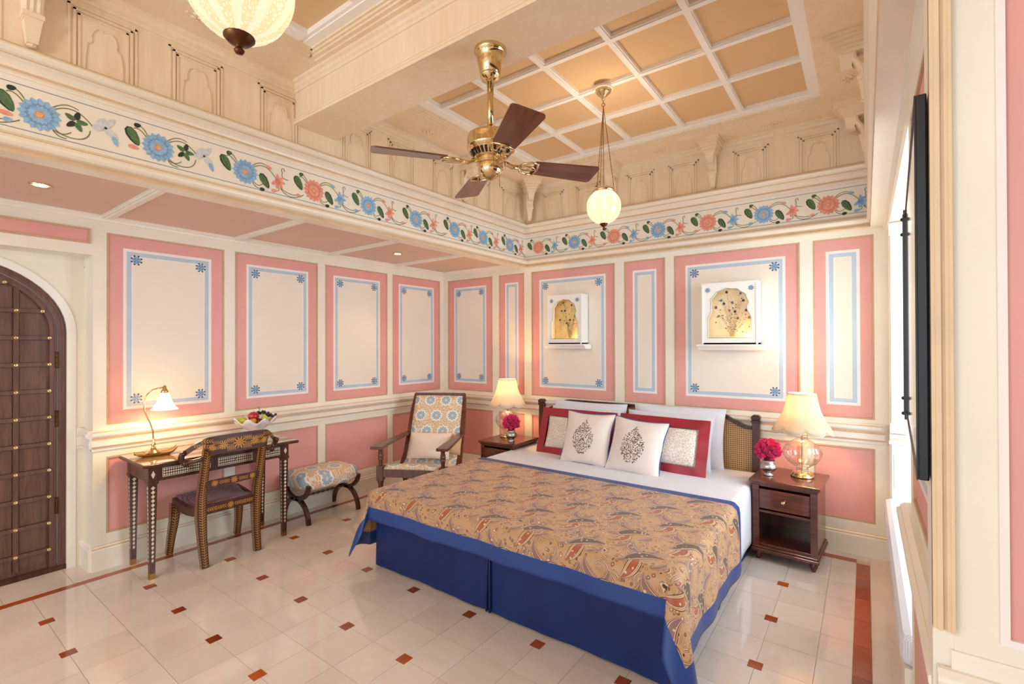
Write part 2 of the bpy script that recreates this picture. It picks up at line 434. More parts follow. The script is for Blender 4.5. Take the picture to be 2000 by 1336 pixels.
run('baseboard_right', [(PR, -3.0, YW0, BASE, 0, 0)], CREAM)

# ------------------------------------------------------------------ door recess, arch and door
XD = -.20; YC = -3.853; HA = .575; HH = .455; ZSP = 1.54
def arch(off, n=28, z0=0.0, lim=None):
    pts = [(YC+HA+off, z0), (YC+HA+off, ZSP)]
    for i in range(1, n):
        t = pi*i/n; pts.append((YC+(HA+off)*cos(t), ZSP+(HH+off)*sin(t)))
    pts += [(YC-HA-off, ZSP), (YC-HA-off, z0)]; return pts
def strip(mb, P, Q, fn, d0, d1, mi=None):     # band between outline P and Q (same count)
    for i in range(len(P)-1):
        a = [fn(*P[i], d1), fn(*P[i+1], d1), fn(*Q[i+1], d1), fn(*Q[i], d1)]; mb.quad(a, mi)
        mb.quad([fn(*P[i], d0), fn(*P[i], d1), fn(*Q[i], d1), fn(*Q[i], d0)], mi) if i == 0 else None
        for O, flip in ((P, 0), (Q, 1)):
            b = [fn(*O[i], d0), fn(*O[i+1], d0), fn(*O[i+1], d1), fn(*O[i], d1)]
            mb.quad(b if flip else b[::-1], mi)
PD = lambda a, z, d: (XD+d, a, z)
mb = MB()
out = arch(.045); top = 2.04
# wall face around the arch: quads from outline to rectangle border
rect = []
for a, z in out:
    if z <= ZSP: rect.append((-3.19 if a > YC else -4.51, z))
    else:
        t = atan2(z-ZSP, a-YC); k = min(.665/abs(cos(t)) if abs(cos(t)) > 1e-6 else 9, (top-ZSP)/abs(sin(t)) if abs(sin(t)) > 1e-6 else 9)
        rect.append((YC+k*cos(t), ZSP+k*sin(t)))
strip(mb, rect, out, PD, -.1, 0)
pbox(mb, PD, -4.51, -3.19, top-.06, top, -.1, -.0005)
dwall = struct('wall_door', mb, CREAM, 'plain cream recess wall around the arched door')
mb = MB()
mb.box(-.2, 0, -4.6, -3.19, 2.036, 2.30)            # lintel block over the recess
mb.box(-.3, 0, -7.2, -4.51, 0, 2.30)
mb.box(-.30, -.2, -4.6, -3.19, 2.036, 2.30)
lintel = struct('wall_lintel', mb, CREAM, 'cream lintel with a slim pink panel above the door recess')
wall_panel(lintel, lambda a, z, d: (d+.0105, a, z), -4.45, -3.205, 2.106, 2.203, False)
bb = MB(); pprofile(bb, lambda a, z, d: (a, -3.19-d, z), -.2, 0, BASE, None, 0, 0); pprofile(bb, PD, -3.215, -3.19, BASE)
pprofile(bb, lambda a, z, d: (a, -3.19-d, z), -.2, 0.012, RAIL); pprofile(bb, PD, -3.232, -3.19, [(d*.5, z) for d, z in RAIL])
struct('trim_3', bb, CREAM_W, 'cream mouldings returning into the door recess')
mb = MB(); strip(mb, arch(.045), arch(.0), PD, -.08, .008); struct('trim_4', mb, WHITE, 'thin white marble arch around the dark door')
for sgn in (1, -1): pass
door = thing('door_1', (XD, YC, 0), None, None); tag(door, 'dark wooden arched door with brass studs', None, None, 'structure')
DL = lambda a, z, d: (d, a-YC, z)
mb = MB(); strip(mb, arch(-.001), arch(-.040), DL, -.06, -.012); strip(mb, arch(-.012), arch(-.02), DL, -.06, -.008); obj('door_frame', mb, DOORW, door)
YI = HA-.044
# backing leaf
bk = arch(-.044); mb = MB()
cpt = (YC, .8); ids = [mb.V(DL(*p, -.035)) for p in bk]; mb.F(ids); obj('door_leaf', mb, DOORW, door)
mb = MB(); strip(mb, arch(-.043), arch(-.078), DL, -.04, -.018); strip(mb, arch(-.050), arch(-.056), DL, -.04, -.014); obj('rim_stile', mb, DOORW, door)
def zarch(y, off=-.08):
    q = 1-((y-YC)/(HA+off))**2; return ZSP+(HH+off)*sqrt(max(q, 0))
yst = [YC+.345, YC+.345-.345, YC-.345]     # vertical stiles centre lines
zr = [.06+.0855+.1695*k for k in range(11)]
for ys_ in yst:
    obj('stile', MB().box(-.034, -.016, ys_-YC-.012, ys_-YC+.012, .05, zarch(ys_)), DOORW, door)
    obj('stile', MB().box(-.0345, -.0135, ys_-YC-.004, ys_-YC+.004, .05, zarch(ys_)-.002), DOORW, door)
for z in zr:
    if z > 1.9: continue
    half = min(.497, (HA-.08)*sqrt(max(0, 1-max(0, (z-ZSP)/(HH-.08))**2))) if z > ZSP else .497
    obj('cross_rail', MB().box(-.0335, -.0165, -half, half, z-.012, z+.012), DOORW, door)
    for ys_ in yst+[YC+half-.001, YC-half+.001]:
        if abs(ys_-YC) <= half:
            st = MB(); st.mat = Matrix.Translation((-.016, ys_-YC, z)) @ Matrix.Rotation(pi/2, 4, 'Y')
            st.lathe([(.0, 0), (.011, 0), (.011, .003), (.007, .005), (.006, .0035), (0, .0035)], 10); obj('brass_stud', st, BRASS, door, True)
# raised panels between rails
def door_panels():
    ye = [YC-.497]+sorted(yst)+[YC+.497]
    for i in range(len(ye)-1):
        y0 = ye[i]+.016; y1 = ye[i+1]-.016
        zs_ = [.05]+zr+[2.1]
        for j in range(len(zs_)-1):
            z0 = zs_[j]+.015; z1 = zs_[j+1]-.015
            zt = lambda y: min(z1, zarch(y, -.092))
            if zt((y0+y1)/2) < z0+.02 and max(zt(y0), zt(y1)) < z0+.02: continue
            pts = [(y0, z0), (y1, z0)]
            N_ = 8
            for q in range(N_+1):
                y = y1+(y0-y1)*q/N_; pts.append((y, max(z0, zt(y))))
            mb = MB(); mb.prism(pts, DL, -.034, -.029); obj('door_panel', mb, DOORW, door)
door_panels()
for z in (.42, .98, 1.36):
    h = MB(); h.lathe([(.008, -.05), (.008, .05)], 8, (-.008, HA-.045, z)); [h.torus((-.008, HA-.045, z+q), .008, .002, 8, 4) for q in (-.05, -.017, .017, .05)]
    obj('hinge', h, BRONZE, door)
obj('threshold', MB().box(-.06, .0, -HA, HA, 0, .028), DARKW, door)

# ------------------------------------------------------------------ soffit over the left side
mb = MB(); mb.box(0, 1.14, -7.2, 0, 2.305, 2.36)
for y0, y1 in ((-3.085, -2.345), (-2.275, -1.535), (-1.465, -.755), (-.685, -.03), (-3.95, -3.155), (-4.9, -4.02)): pass
soff = struct('ceiling_low', mb, SOFF, 'low rose brown soffit along the left wall')
SB = [-4.0, -3.12, -2.31, -1.50, -.72]
edges = [-4.9]+SB+[0]
for i in range(len(edges)-1):
    obj('soffit_panel', MB().box(.035, 1.105, edges[i]+.034, edges[i+1]-.034, 2.299, 2.305), SOFF, soff)
for y in SB:
    b = MB(); b.box(.03, 1.12, y-.034, y+.034, 2.292, 2.305); b.box(.03, 1.12, y-.026, y+.026, 2.284, 2.293); b.box(.03, 1.12, y-.012, y+.012, 2.278, 2.285); obj('soffit_batten', b, CREAM_W, soff)
SC1 = [(0, 2.262), (.010, 2.264), (.012, 2.275), (.024, 2.285), (.030, 2.296), (.030, 2.306), (0, 2.306)]
mb = MB(); pprofile(mb, PL, -7, 0, SC1, None, 0, -1); pprofile(mb, PB, 0, 1.19, SC1, None, 1, 0)
pprofile(mb, lambda a, z, d: (1.135-d, a, z), -7, 0, [(0, 2.236), (.008, 2.24), (.012, 2.262), (.024, 2.276), (.030, 2.29), (.030, 2.306), (0, 2.306)])
struct('trim_5', mb, CREAM_W, 'cream mouldings framing the low soffit')
vent = thing('air_vent', (.0, -1.94, 2.29), 'narrow dark slot air vent in the low soffit above the second wall panel', 'vent')
obj('slot', MB().box(.036, .062, -.36, .40, .0065, .0087), BLACK, vent); obj('rim', MB().box(.062, .067, -.36, .40, -.001, .0087), CREAM_W, vent)
glowM = NT('downlight_glow'); glowM.p.inputs['Emission Color'].default_value = (*WARM2, 1); glowM.p.inputs['Emission Strength'].default_value = 25; GLOW = glowM.fin((1, .9, .75), .5)
for (x, y, lb) in ((.517, -3.52, 'round recessed downlight in the low soffit near the arched door'), (.512, -1.12, 'round recessed downlight in the low soffit near the room corner')):
    d = thing('downlight', (x, y, 2.296), lb, 'downlight')
    obj('trim_ring', MB().torus((0, 0, .0005), .043, .005, 20, 6), BRASS, d, True)
    obj('lamp_lens', MB().lathe([(0.0, -.001), (.026, -.001), (.026, .004), (0, .004)], 16), GLOW, d)
    sl = bpy.data.lights.new('downlight_lamp', 'SPOT'); sl.energy = 9; sl.color = WARM2; sl.spot_size = radians(110); sl.spot_blend = .8; sl.shadow_soft_size = .03
    so_ = bpy.data.objects.new('downlight_lamp', sl); COL.objects.link(so_); so_.location = (x, y, 2.288)

# ------------------------------------------------------------------ frieze, cornices, beam, ceiling
CROWN = [(-.02, 2.562), (.006, 2.564), (.006, 2.574), (.016, 2.578), (.016, 2.586), (.010, 2.592), (.014, 2.604), (.026, 2.618), (.044, 2.628), (.044, 2.634), (.058, 2.638), (.068, 2.648), (.070, 2.658), (.062, 2.668), (.048, 2.670), (.048, 2.678), (.030, 2.682), (.026, 2.690), (-.02, 2.692)]
LOWM = [(-.06, 2.236), (.040, 2.236), (.044, 2.244), (.040, 2.252), (.026, 2.254), (.026, 2.262), (.044, 2.268), (.056, 2.278), (.060, 2.290), (.054, 2.302), (.036, 2.308), (.034, 2.314), (.020, 2.316), (.014, 2.324), (.004, 2.328), (-.02, 2.330)]
def ff(fn, k): return lambda a, z, d: fn(a, z, d+k)
FB = ff(PB, .015)            # frieze plane at the back
FRt = lambda a, z, d: (4.078-d, a, z)      # frieze plane on the right
def cornice(name, fn, a0, a1, m0, m1, lab, mat=None):
    mb = MB(); pprofile(mb, fn, a0, a1, CROWN, 0, m0, m1, 2); pprofile(mb, fn, a0, a1, LOWM, 0, m0, m1, 2)
    pbox(mb, fn, a0+(0), a1, 2.33, 2.58, -.03, 0, 1)
    o = struct(name, mb, [mat or paint('cornice_cream_plaster', (247, 233, 214), .28, .02, 5), paint('frieze_ground_paint', (246, 237, 220), .5, .02, 5), GROOVE_SHADE], lab)
    ln = MB()
    for z in (2.350, 2.535): pbox(ln, fn, a0+.005, a1-.005, z, z+.0035, 0, .0006)
    obj('painted_line', ln, paint('slate_blue_line', (130, 140, 160), .6, .04, 10), o)
    return o
frl = cornice('trim_6', PF, -7.0, -.015, 0, -1, 'floral frieze and cornice on the left side', CREAM_W if False else None)
frb = cornice('trim_7', FB, XF, 4.078, 1, -1, 'floral frieze and cornice over the back wall')
frr = cornice('trim_8', FRt, -4.6, -.015, 0, -1, 'cornice along the right wall')
mb = MB(); pprofile(mb, lambda a, z, d: (4.13-d, a, z), -3.0, 0, [(0, 2.2), (.01, 2.205), (.014, 2.225), (.03, 2.24), (.05, 2.24), (.05, 2.3), (0, 2.3)]); mb.box(4.08, 4.65, YW0, 0, 2.24, 2.33); mb.box(4.078, 4.65, -4.6, .05, 2.33, 3.05); struct('wall_right_upper', mb, CREAM)

GM = [paint('leaf_green_paint', (88, 120, 78), .6, .15, 60), paint('dark_leaf_paint', (44, 58, 38), .6, .1, 60), paint('flower_blue_paint', (150, 188, 222), .6, .1, 50),
      paint('flower_coral_paint', (240, 160, 138), .6, .08, 50), paint('olive_stem_paint', (128, 124, 66), .6, .1, 40), paint('bud_orange_paint', (238, 178, 110), .6, .1, 60), paint('deep_blue_vein_paint', (118, 160, 206), .6, .08, 60), paint('deep_coral_vein_paint', (222, 134, 112), .6, .08, 60), paint('butterfly_white_paint', (214, 218, 222), .6, .08, 60)]
def frieze_paint(parent, fn, items, flip=1):
    mb = MB(); D = [.0010]
    def poly(pts, mi):
        D[0] += .0000015; mb.quad([fn(a, z, D[0]) for a, z in pts], mi)
    def leaf(a, z, L, w, t, mi, n=10, pt=1.0):
        pts = []
        for i in range(n):
            u = 2*pi*i/n; x = L*cos(u); y = w*sin(u)*(1-.25*cos(u)*pt)
            pts.append((a+x*cos(t)-y*sin(t), z+x*sin(t)+y*cos(t)))
        poly(pts, mi)
    def stem(P, w=.0021, mi=4):
        n = 12; Q = []
        for i in range(n+1):
            t = i/n; b = [(1-t)**3, 3*t*(1-t)**2, 3*t*t*(1-t), t**3]
            Q.append((sum(b[k]*P[k][0] for k in range(4)), sum(b[k]*P[k][1] for k in range(4))))
        for i in range(n):
            dx, dz = Q[i+1][0]-Q[i][0], Q[i+1][1]-Q[i][1]; L = sqrt(dx*dx+dz*dz)+1e-9; nx, nz = -dz/L*w, dx/L*w
            D[0] += .0000005
            mb.quad([fn(Q[i][0]+nx, Q[i][1]+nz, D[0]), fn(Q[i][0]-nx, Q[i][1]-nz, D[0]), fn(Q[i+1][0]-nx, Q[i+1][1]-nz, D[0]), fn(Q[i+1][0]+nx, Q[i+1][1]+nz, D[0])], mi)
    def flower(a, z, r, c, full=True):
        for k, (rr, mi) in enumerate(((r, c), (r*.70, c+4), (r*.56, c))):
            pts = []
            N_ = 32
            for i in range(N_):
                t = 2*pi*i/N_+.1*k; q = rr*(1.0 if i % 2 == 0 else .84); pts.append((a+q*cos(t), z+q*sin(t)))
            poly(pts, mi)
        for i in range(16):
            t = 2*pi*i/16+.1; leaf(a+r*.7*cos(t), z+r*.7*sin(t), r*.22, r*.02, t, c+4, 6)
        leaf(a, z, r*.22, r*.22, 0, 7, 12); leaf(a, z, r*.17, r*.17, 0, 5, 12)
    for it in items:
        if it[0] == 'f':
            _, a, c = it; z = 2.433; o = 2 if c == 3 else 3; full = a not in (-3.63, -3.205)
            S = lambda P: [(a+p[0], z+p[1]) for p in P]
            stem(S([(-.05, .035), (-.07, .065), (-.09, .07), (-.10, .06)])); stem(S([(-.045, .045), (-.06, .075), (-.07, .08), (-.085, .082)]))
            stem(S([(.045, .04), (.09, .075), (.13, .07), (.175, .01)])); stem(S([(.04, .048), (.08, .085), (.10, .078), (.125, .068)]))
            stem(S([(.045, -.04), (.06, -.06), (.075, -.065), (.10, -.04)])); stem(S([(.04, -.05), (.055, -.072), (.07, -.075), (.085, -.072)]))
            if not full:
                for k in range(5): leaf(a+.115+.022*cos(k*1.3), z+.015+.026*sin(k*1.3), .020, .011, k*1.3, k % 2)
                stem(S([(.04, -.05), (.10, -.075), (.16, -.07), (.165, -.01)])); leaf(a-.103, z+.022, .046, .023, -1.05, 1); leaf(a-.100, z+.022, .042, .018, -1.05, 0); leaf(a-.085, z+.08, .015, .011, .3, 1); leaf(a-.10, z-.03, .022, .011, -.1, 3); flower(a, z, .070, c); continue
            stem(S([(.20, -.035), (.235, -.09), (.29, -.09), (.35, -.045)])); stem(S([(.20, -.035), (.22, -.05), (.26, -.07), (.30, -.058)]))
            stem(S([(.185, -.03), (.20, -.05), (.195, -.06), (.18, -.062)]))
            stem(S([(.215, .055), (.195, .085), (.235, .09), (.225, .065)])); stem(S([(.215, .055), (.205, .03), (.22, .018), (.25, .02)]))
            leaf(a-.103, z+.022, .046, .023, -1.05, 1); leaf(a-.100, z+.022, .042, .018, -1.05, 0); stem(S([(-.125, .06), (-.11, .04), (-.095, .0), (-.08, -.015)]), .0012, 1)
            leaf(a+.108, z-.022, .046, .022, -1.0, 1); leaf(a+.105, z-.024, .042, .017, -1.0, 0); stem(S([(.085, .015), (.10, -.01), (.11, -.03), (.13, -.06)]), .0012, 1)
            leaf(a-.085, z+.08, .015, .011, .3, 1); leaf(a+.095, z-.075, .015, .011, .2, 1); leaf(a-.083, z+.081, .010, .006, .3, 0)
            leaf(a+.135, z+.063, .017, .010, -.3, o); leaf(a+.165, z-.065, .018, .011, .2, o); leaf(a+.315, z-.055, .015, .010, .2, c if False else o)
            for k in range(6):
                t = -2.6+k*.85; leaf(a+.187+.020*cos(t), z-.005+.020*sin(t), .026, .012, t, o)
            leaf(a+.187, z-.005, .018, .016, 0, o+4)
            flower(a, z, .070, c)
        else:
            _, a, q = it; z = 2.455
            leaf(a-.02, z+.01, .035, .016, 1.2, 8); leaf(a+.012, z+.025, .034, .013, .9, 8); leaf(a+.02, z-.02, .03, .014, -.6, 8); leaf(a+.035, z-.05, .024, .010, -1.2, 2); leaf(a, z, .006, .006, 0, 1)
            leaf(a-.03, z-.01, .02, .012, 0, 8)
    o = obj('painted_vine', mb, GM, parent); return o
items = [('f', y, c) for y, c in ((-4.04, 3), (-3.63, 2), (-3.205, 2), (-2.79, 2), (-2.37, 3), (-1.955, 2), (-1.51, 2), (-1.07, 2), (-.69, 2), (-.28, 2))]+[('b', -3.41, 0), ('b', -3.0, 0)]
frieze_paint(frl, PF, items)
frieze_paint(frb, FB, [('f', x, c) for x, c in ((1.35, 3), (1.76, 2), (2.168, 3), (2.576, 2), (2.985, 3), (3.39, 2), (3.80, 3))])
frieze_paint(frr, FRt, [('f', -y, c) for y, c in ((.35, 3), (.76, 2), (1.17, 3), (1.58, 2), (2.0, 3), (2.4, 2))])

# carved attic wall above the crown
def cusp(w, h, n=40):
    pts = []
    for i in range(n+1):
        t = pi*i/n; lobe = 1+.13*abs(sin(3.0*t+pi/2))-(.10 if .12 < i/n < .2 or .8 < i/n < .88 else 0)
        pts.append((w*cos(t)*lobe*.82, h*(.42+.5*sin(t)*lobe)))
    return [(w*.98, 0), (w*.98, h*.28)]+pts+[(-w*.98, h*.28), (-w*.98, 0)]
def carved_panel(fn, a, w=.125, z0=2.69, z1=2.965):
    mb = MB()
    for k, (o, d) in enumerate(((0, .005), (.018, .009), (.034, .005))):
        q = w-o; zt = z1-o
        pbox(mb, fn, a-q, a-q+.009, z0, zt, 0, d); pbox(mb, fn, a+q-.009, a+q, z0, zt, 0, d); pbox(mb, fn, a-q, a+q, zt-.009, zt, 0, d)
    C_ = cusp(w-.056, (z1-z0)*.78)
    for i in range(len(C_)-1):
        (a0, b0), (a1, b1) = C_[i], C_[i+1]; dx, dz = a1-a0, b1-b0; L = sqrt(dx*dx+dz*dz)+1e-9; nx, nz = -dz/L*.0028, dx/L*.0028
        P = [(a+a0+nx, z0+b0+nz), (a+a0-nx, z0+b0-nz), (a+a1-nx, z0+b1-nz), (a+a1+nx, z0+b1+nz)]
        mb.prism(P, fn, 0, .006)
    return mb
PA = lambda a, z, d: (1.195+d, a, z); PBA = PB
att = MB(); att.box(1.12, 1.195, -7.2, 0, 2.685, 3.06)
wal = struct('wall_left_upper', att, STONE, 'carved beige plaster wall above the left frieze')
for y in (-4.3, -3.87, -3.42, -3.04, -2.60, -2.06, -1.665, -1.225, -.72, -.30): obj('carved_panel', carved_panel(PA, y), STONE, wal)
att = MB(); att.box(1.19, 4.09, -.006, .0, 2.685, 3.06); att.box(4.04, 4.09, -4.6, 0, 2.68, 3.06)
wab = struct('wall_back_upper', att, STONE, 'carved beige plaster wall above the back frieze')
for x in (1.52, 1.90, 2.42, 2.79, 3.30, 3.74): obj('carved_panel', carved_panel(ff(PB, .006), x), STONE, wab)
TOPM = [(-.01, 2.985), (.008, 2.987), (.010, 3.0), (.026, 3.01), (.030, 3.026), (.044, 3.034), (.044, 3.052), (-.01, 3.052)]
mb = MB(); pprofile(mb, PA, -7, 0, TOPM, 0, 0, -1, 1); pprofile(mb, PB, 1.195, 4.05, TOPM, 0, 1, -1, 1)
struct('trim_9', mb, [STONE, GROOVE_SHADE], 'beige top moulding under the main ceiling')

# main ceiling
mb = MB(); mb.box(-.3, 5.6, -7.4, .12, 3.136, 3.2)
ceil = struct('ceiling', mb, TANCEIL, 'coffered tan ceiling with white battens')
def bay(x0, x1, y0, y1, gx, gy, ystop0, ystop1):
    """x0..x1,y0..y1 opening edges; frame around; gx, gy batten lines"""
    fw_ = .075
    mb = MB()
    mb.box(1.19, x0-fw_-.045, ystop0, ystop1, 3.05, 3.137); mb.box(x1+fw_-.005, 4.06, ystop0, ystop1, 3.05, 3.137)
    mb.box(x0-fw_-.045, x1+fw_-.005, y1+fw_+.035, max(ystop1, y1+fw_+.036), 3.05, 3.137)
    o = struct('ceiling_border', mb, STONE)
    f = MB()
    f.box(x0-fw_, x0, y0, y1, 3.10, 3.137); f.box(x1, x1+fw_-.01, y0, y1, 3.10, 3.137); f.box(x0-fw_, x1+fw_-.01, y1, y1+fw_-.01, 3.10, 3.137)
    f.box(x0-fw_-.002, x0-.018, y0, y1, 3.094, 3.1005); f.box(x1+.018, x1+fw_-.01, y0, y1, 3.094, 3.1005); f.box(x0-fw_, x1+fw_-.01, y1+.018, y1+fw_-.01, 3.094, 3.1005)
    obj('ceiling_frame', f, WCEIL, ceil)
    s_ = MB()      # stepped cove between border and frame
    for k, (o_, z) in enumerate(((.012, 3.085), (.024, 3.072), (.036, 3.060))):
        e = fw_+o_
        s_.box(x0-e-.012, x0-e+.012, y0, y1+fw_, z, 3.13); s_.box(x1+e-.022, x1+e-.002, y0, y1+fw_, z, 3.13) if k < 1 else None
        s_.box(x0-e-.012, x1+fw_, y1+e-.022, y1+e, z, 3.13)
    obj('ceiling_cove', s_, STONE, ceil)
    X = [x0]+gx+[x1]; Y = [y0]+gy+[y1]; hb = .022
    for i in range(len(X)-1):
        for j in range(len(Y)-1):
            a0 = X[i]+(hb if i else 0); a1 = X[i+1]-(hb if i < len(X)-2 else 0); b0 = Y[j]+(hb if j else 0); b1 = Y[j+1]-(hb if j < len(Y)-2 else 0)
            obj('ceiling_panel', MB().box(a0, a1, b0, b1, 3.129, 3.137), TANCEIL, ceil)
    for x in gx:
        b = MB(); b.box(x-hb, x+hb, y0, y1, 3.108, 3.137); b.box(x-hb+.007, x+hb-.007, y0, y1, 3.100, 3.109); obj('batten', b, WCEIL, ceil)
    for y in gy:
        b = MB(); b.box(x0, x1, y-hb, y+hb, 3.1082, 3.137); b.box(x0, x1, y-hb+.007, y+hb-.007, 3.1002, 3.109); obj('batten', b, WCEIL, ceil)
bay(1.63, 3.712, -2.23, -.375, [2.04, 2.468, 2.89, 3.302], [-1.662, -1.243, -.838], -2.23, 0)
bay(1.63, 3.712, -4.7, -2.675, [2.04, 2.468, 2.89, 3.302], [-4.33, -3.915, -3.5, -3.09], -7.2, -2.5)
def rosm(x, y, ang=0):
    mb = MB(); mb.mat = Matrix.Translation((x, y, 3.05)) @ Matrix.Rotation(ang, 4, 'Z')
    for k in range(4):
        t = pi/4+k*pi/2; mb.sphere((.03*cos(t), .022*sin(t), -.002), .016, 8, 5, None, (1, .75, .35)); mb.sphere((.055*cos(k*pi/2), .03*sin(k*pi/2), -.002), .010, 8, 5, None, (1, 1, .35))
    mb.sphere((0, 0, -.003), .012, 8, 5, None, (1, 1, .5)); return mb
for x, y, a in ((1.37, -1.56, pi/2), (1.40, -1.98, pi/2), (1.37, -.62, pi/2), (1.40, -3.1, pi/2), (3.47, -.15, 0), (2.65, -.15, 0), (1.75, -.15, 0), (3.93, -.55, pi/2)):
    obj('plaster_rosette', rosm(x, y, a), STONE, ceil, True)
# beam
mb = MB(); mb.box(1.19, 4.09, -2.5, -2.225, 2.80, 3.136)
beam = struct('ceiling_beam', mb, STONE, 'broad beige plaster beam crossing the ceiling')
b = MB(); FBm = lambda a, z, d: (a, -2.5-d, z)
pprofile(b, FBm, 1.195, 4.09, [(0, 2.80), (.012, 2.80), (.016, 2.812), (.010, 2.822), (.010, 2.834), (.004, 2.842), (0, 2.846)])
pprofile(b, FBm, 1.195, 4.09, [(0, 2.992), (.008, 2.994), (.010, 3.006), (.020, 3.014), (.024, 3.03), (.038, 3.038), (.040, 3.052), (.052, 3.060), (.054, 3.078), (.066, 3.086), (.068, 3.098), (0, 3.10)])
obj('beam_moulding', b, STONE, beam)
b = MB(); FBm2 = lambda a, z, d: (a, -2.225+d, z); pprofile(b, FBm2, 1.195, 4.09, [(0, 2.99), (.012, 2.995), (.02, 3.02), (.036, 3.035), (.036, 3.052), (0, 3.055)]); obj('beam_moulding', b, STONE, beam)

def corbel(loc, rot):
    """a carved bracket: capital under the ceiling border, scroll and pendant; -Y is the wall side normal outwards"""
    c = bpy.data.objects.new('corbel', None); COL.objects.link(c); c.location = loc; c.rotation_euler = (0, 0, rot)
    cap = MB()      # local: y from 0 (wall) to -.2 (out), z from -.36 to 0
    for z0, z1, hx, dy in ((-.018, 0, .088, .205), (-.036, -.018, .080, .196), (-.060, -.036, .064, .176), (-.078, -.060, .054, .160), (-.098, -.078, .046, .146)):
        cap.box(-hx, hx, -dy, 0, z0, z1)
    cap.frus(-.165, -.098, (.024, .022), (.036, .034), (0, -.105), (0, -.105)); cap.box(-.026, .026, -.131, -.079, -.175, -.165)
    obj('capital', cap, STONE, c)
    sc = MB()
    for sx in (-.020, .0, .020):
        path = [(sx, -.075, -.098), (sx, -.074, -.125), (sx, -.060, -.150), (sx, -.044, -.172), (sx, -.036, -.20), (sx, -.036, -.228)]
        sc.tube(path, .015, 8, [1, 1.1, 1.1, 1.05, 1, .9], up=(1, 0, 0))
    sc.box(-.024, .024, -.03, 0, -.225, -.09)
    obj('scroll', sc, STONE, c, True, angle=40)
    lo = MB(); lo.box(-.034, .034, -.062, 0, -.245, -.225); lo.box(-.03, .03, -.055, 0, -.255, -.245); lo.frus(-.345, -.255, (.017, .018), (.028, .027), (0, -.022), (0, -.027)); lo.sphere((0, -.022, -.350), .018, 8, 6, None, (1, 1, .5))
    obj('pendant_end', lo, STONE, c); return c
cb = corbel((2.17, -.006, 3.05), 0); cb.parent = wab
cpos = [((3.03, -.006, 3.05), 0, wab), ((1.285, -.09, 3.05), pi/4, wab), ((4.04, -.16, 3.05), -pi/2, wab), ((4.04, -1.02, 3.05), -pi/2, wab), ((1.195, -.97, 3.05), pi/2, wal), ((1.195, -3.66, 3.05), pi/2, wal), ((4.04, -3.4, 3.05), -pi/2, wab)]
for l, r_, par in cpos:
    q = copy_tree(cb, par); q.location = l; q.rotation_euler = (0, 0, r_)

def clear_glass(name, tint):
    s = NT(name); t = s.t; tr = s.n('ShaderNodeBsdfTransparent'); tr.inputs[0].default_value = (*tint, 1); gl_ = s.n('ShaderNodeBsdfGlossy'); gl_.inputs['Roughness'].default_value = .04
    fr = s.n('ShaderNodeLayerWeight'); fr.inputs[0].default_value = .35; nz = s.noise(s.coord('Object'), 12, 2)
    mx = s.n('ShaderNodeMixShader'); s.l(s.m('ADD', s.m('MULTIPLY', fr.outputs['Facing'], .75), .06), mx.inputs[0]); s.l(tr.outputs[0], mx.inputs[1]); s.l(gl_.outputs[0], mx.inputs[2]); s.l(mx.outputs[0], s.out.inputs[0]); return s.mat

# ------------------------------------------------------------------ right side: bay, pier, far jamb
mb = MB()
mb.box(4.13, 4.72, -.10, .12, 0, 2.33); mb.box(4.63, 4.72, YW0-.3, YW1, 0, .42); mb.box(4.63, 4.72, YW0-.3, YW1, 2.24, 2.33)
struct('wall_bay', mb, CREAM_W, 'white window bay walls at the right end of the room')
mb = MB()
for x0, x1 in ((4.14, 4.222),):
    mb.box(x0, x1, -.118, -.10, .93, 2.2); mb.box(x0-.008, x1+.008, -.124, -.10, .872, .935); mb.box(x0-.014, x1+.014, -.128, -.10, .80, .82); mb.box(x0-.01, x1+.01, -.124, -.1, .84, .862)
    mb.box(x0, x1, -.118, -.10, .44, .80); mb.box(x0-.008, x1+.008, -.124, -.10, 2.15, 2.23)
    mb.box(x0+.012, x1-.012, -.121, -.118, .50, .74)
obj_p = struct('trim_10', mb, WHITE, 'white pilaster at the far side of the window bay')
win = MB()
for y in (YW0+.0, -1.36, -.74, YW1-.05): win.box(4.65, 4.70, y, y+.05, .42, 2.24)
for z in (.42, 1.05, 1.66, 2.19): win.box(4.65, 4.70, YW0, YW1, z, z+.045)
w1 = struct('window_1', win, WHITE, 'white framed window over the seat')
obj('pane', MB().box(4.672, 4.675, YW0, YW1, .42, 2.24), clear_glass('window_glass', (.98, .99, .98)), w1)
seat = thing('window_seat', (4.36, -1.02, 0), 'built-in window seat with white ribbed cushion at the right wall', 'seat')
def ribbed():
    s = NT('white_ribbed_cotton'); v = s.coord('Object', (1, 90, 1)); w_ = s.n('ShaderNodeTexWave', wave_type='BANDS', bands_direction='Y'); s.l(v, w_.inputs[0]); w_.inputs['Scale'].default_value = 1.2; w_.inputs['Distortion'].default_value = 1.5
    col = s.ramp(w_.outputs['Fac'], [(.2, lin((222, 222, 234))), (.8, lin((244, 243, 250)))]); s.bump(w_.outputs['Fac'], .4, .004); return s.fin(col, .85)
RIB = ribbed()
obj('seat_base', MB().box(-.235, .27, -.92, .90, 0, .33), CREAM, seat)
obj('seat_trim', MB().box(-.25, -.235, -.92, .90, .26, .33), CREAM_W, seat)
cu = MB().box(-.262, .265, -.92, .902, .33, .452); obj('seat_cushion', cu, RIB, seat, bevel=.03)
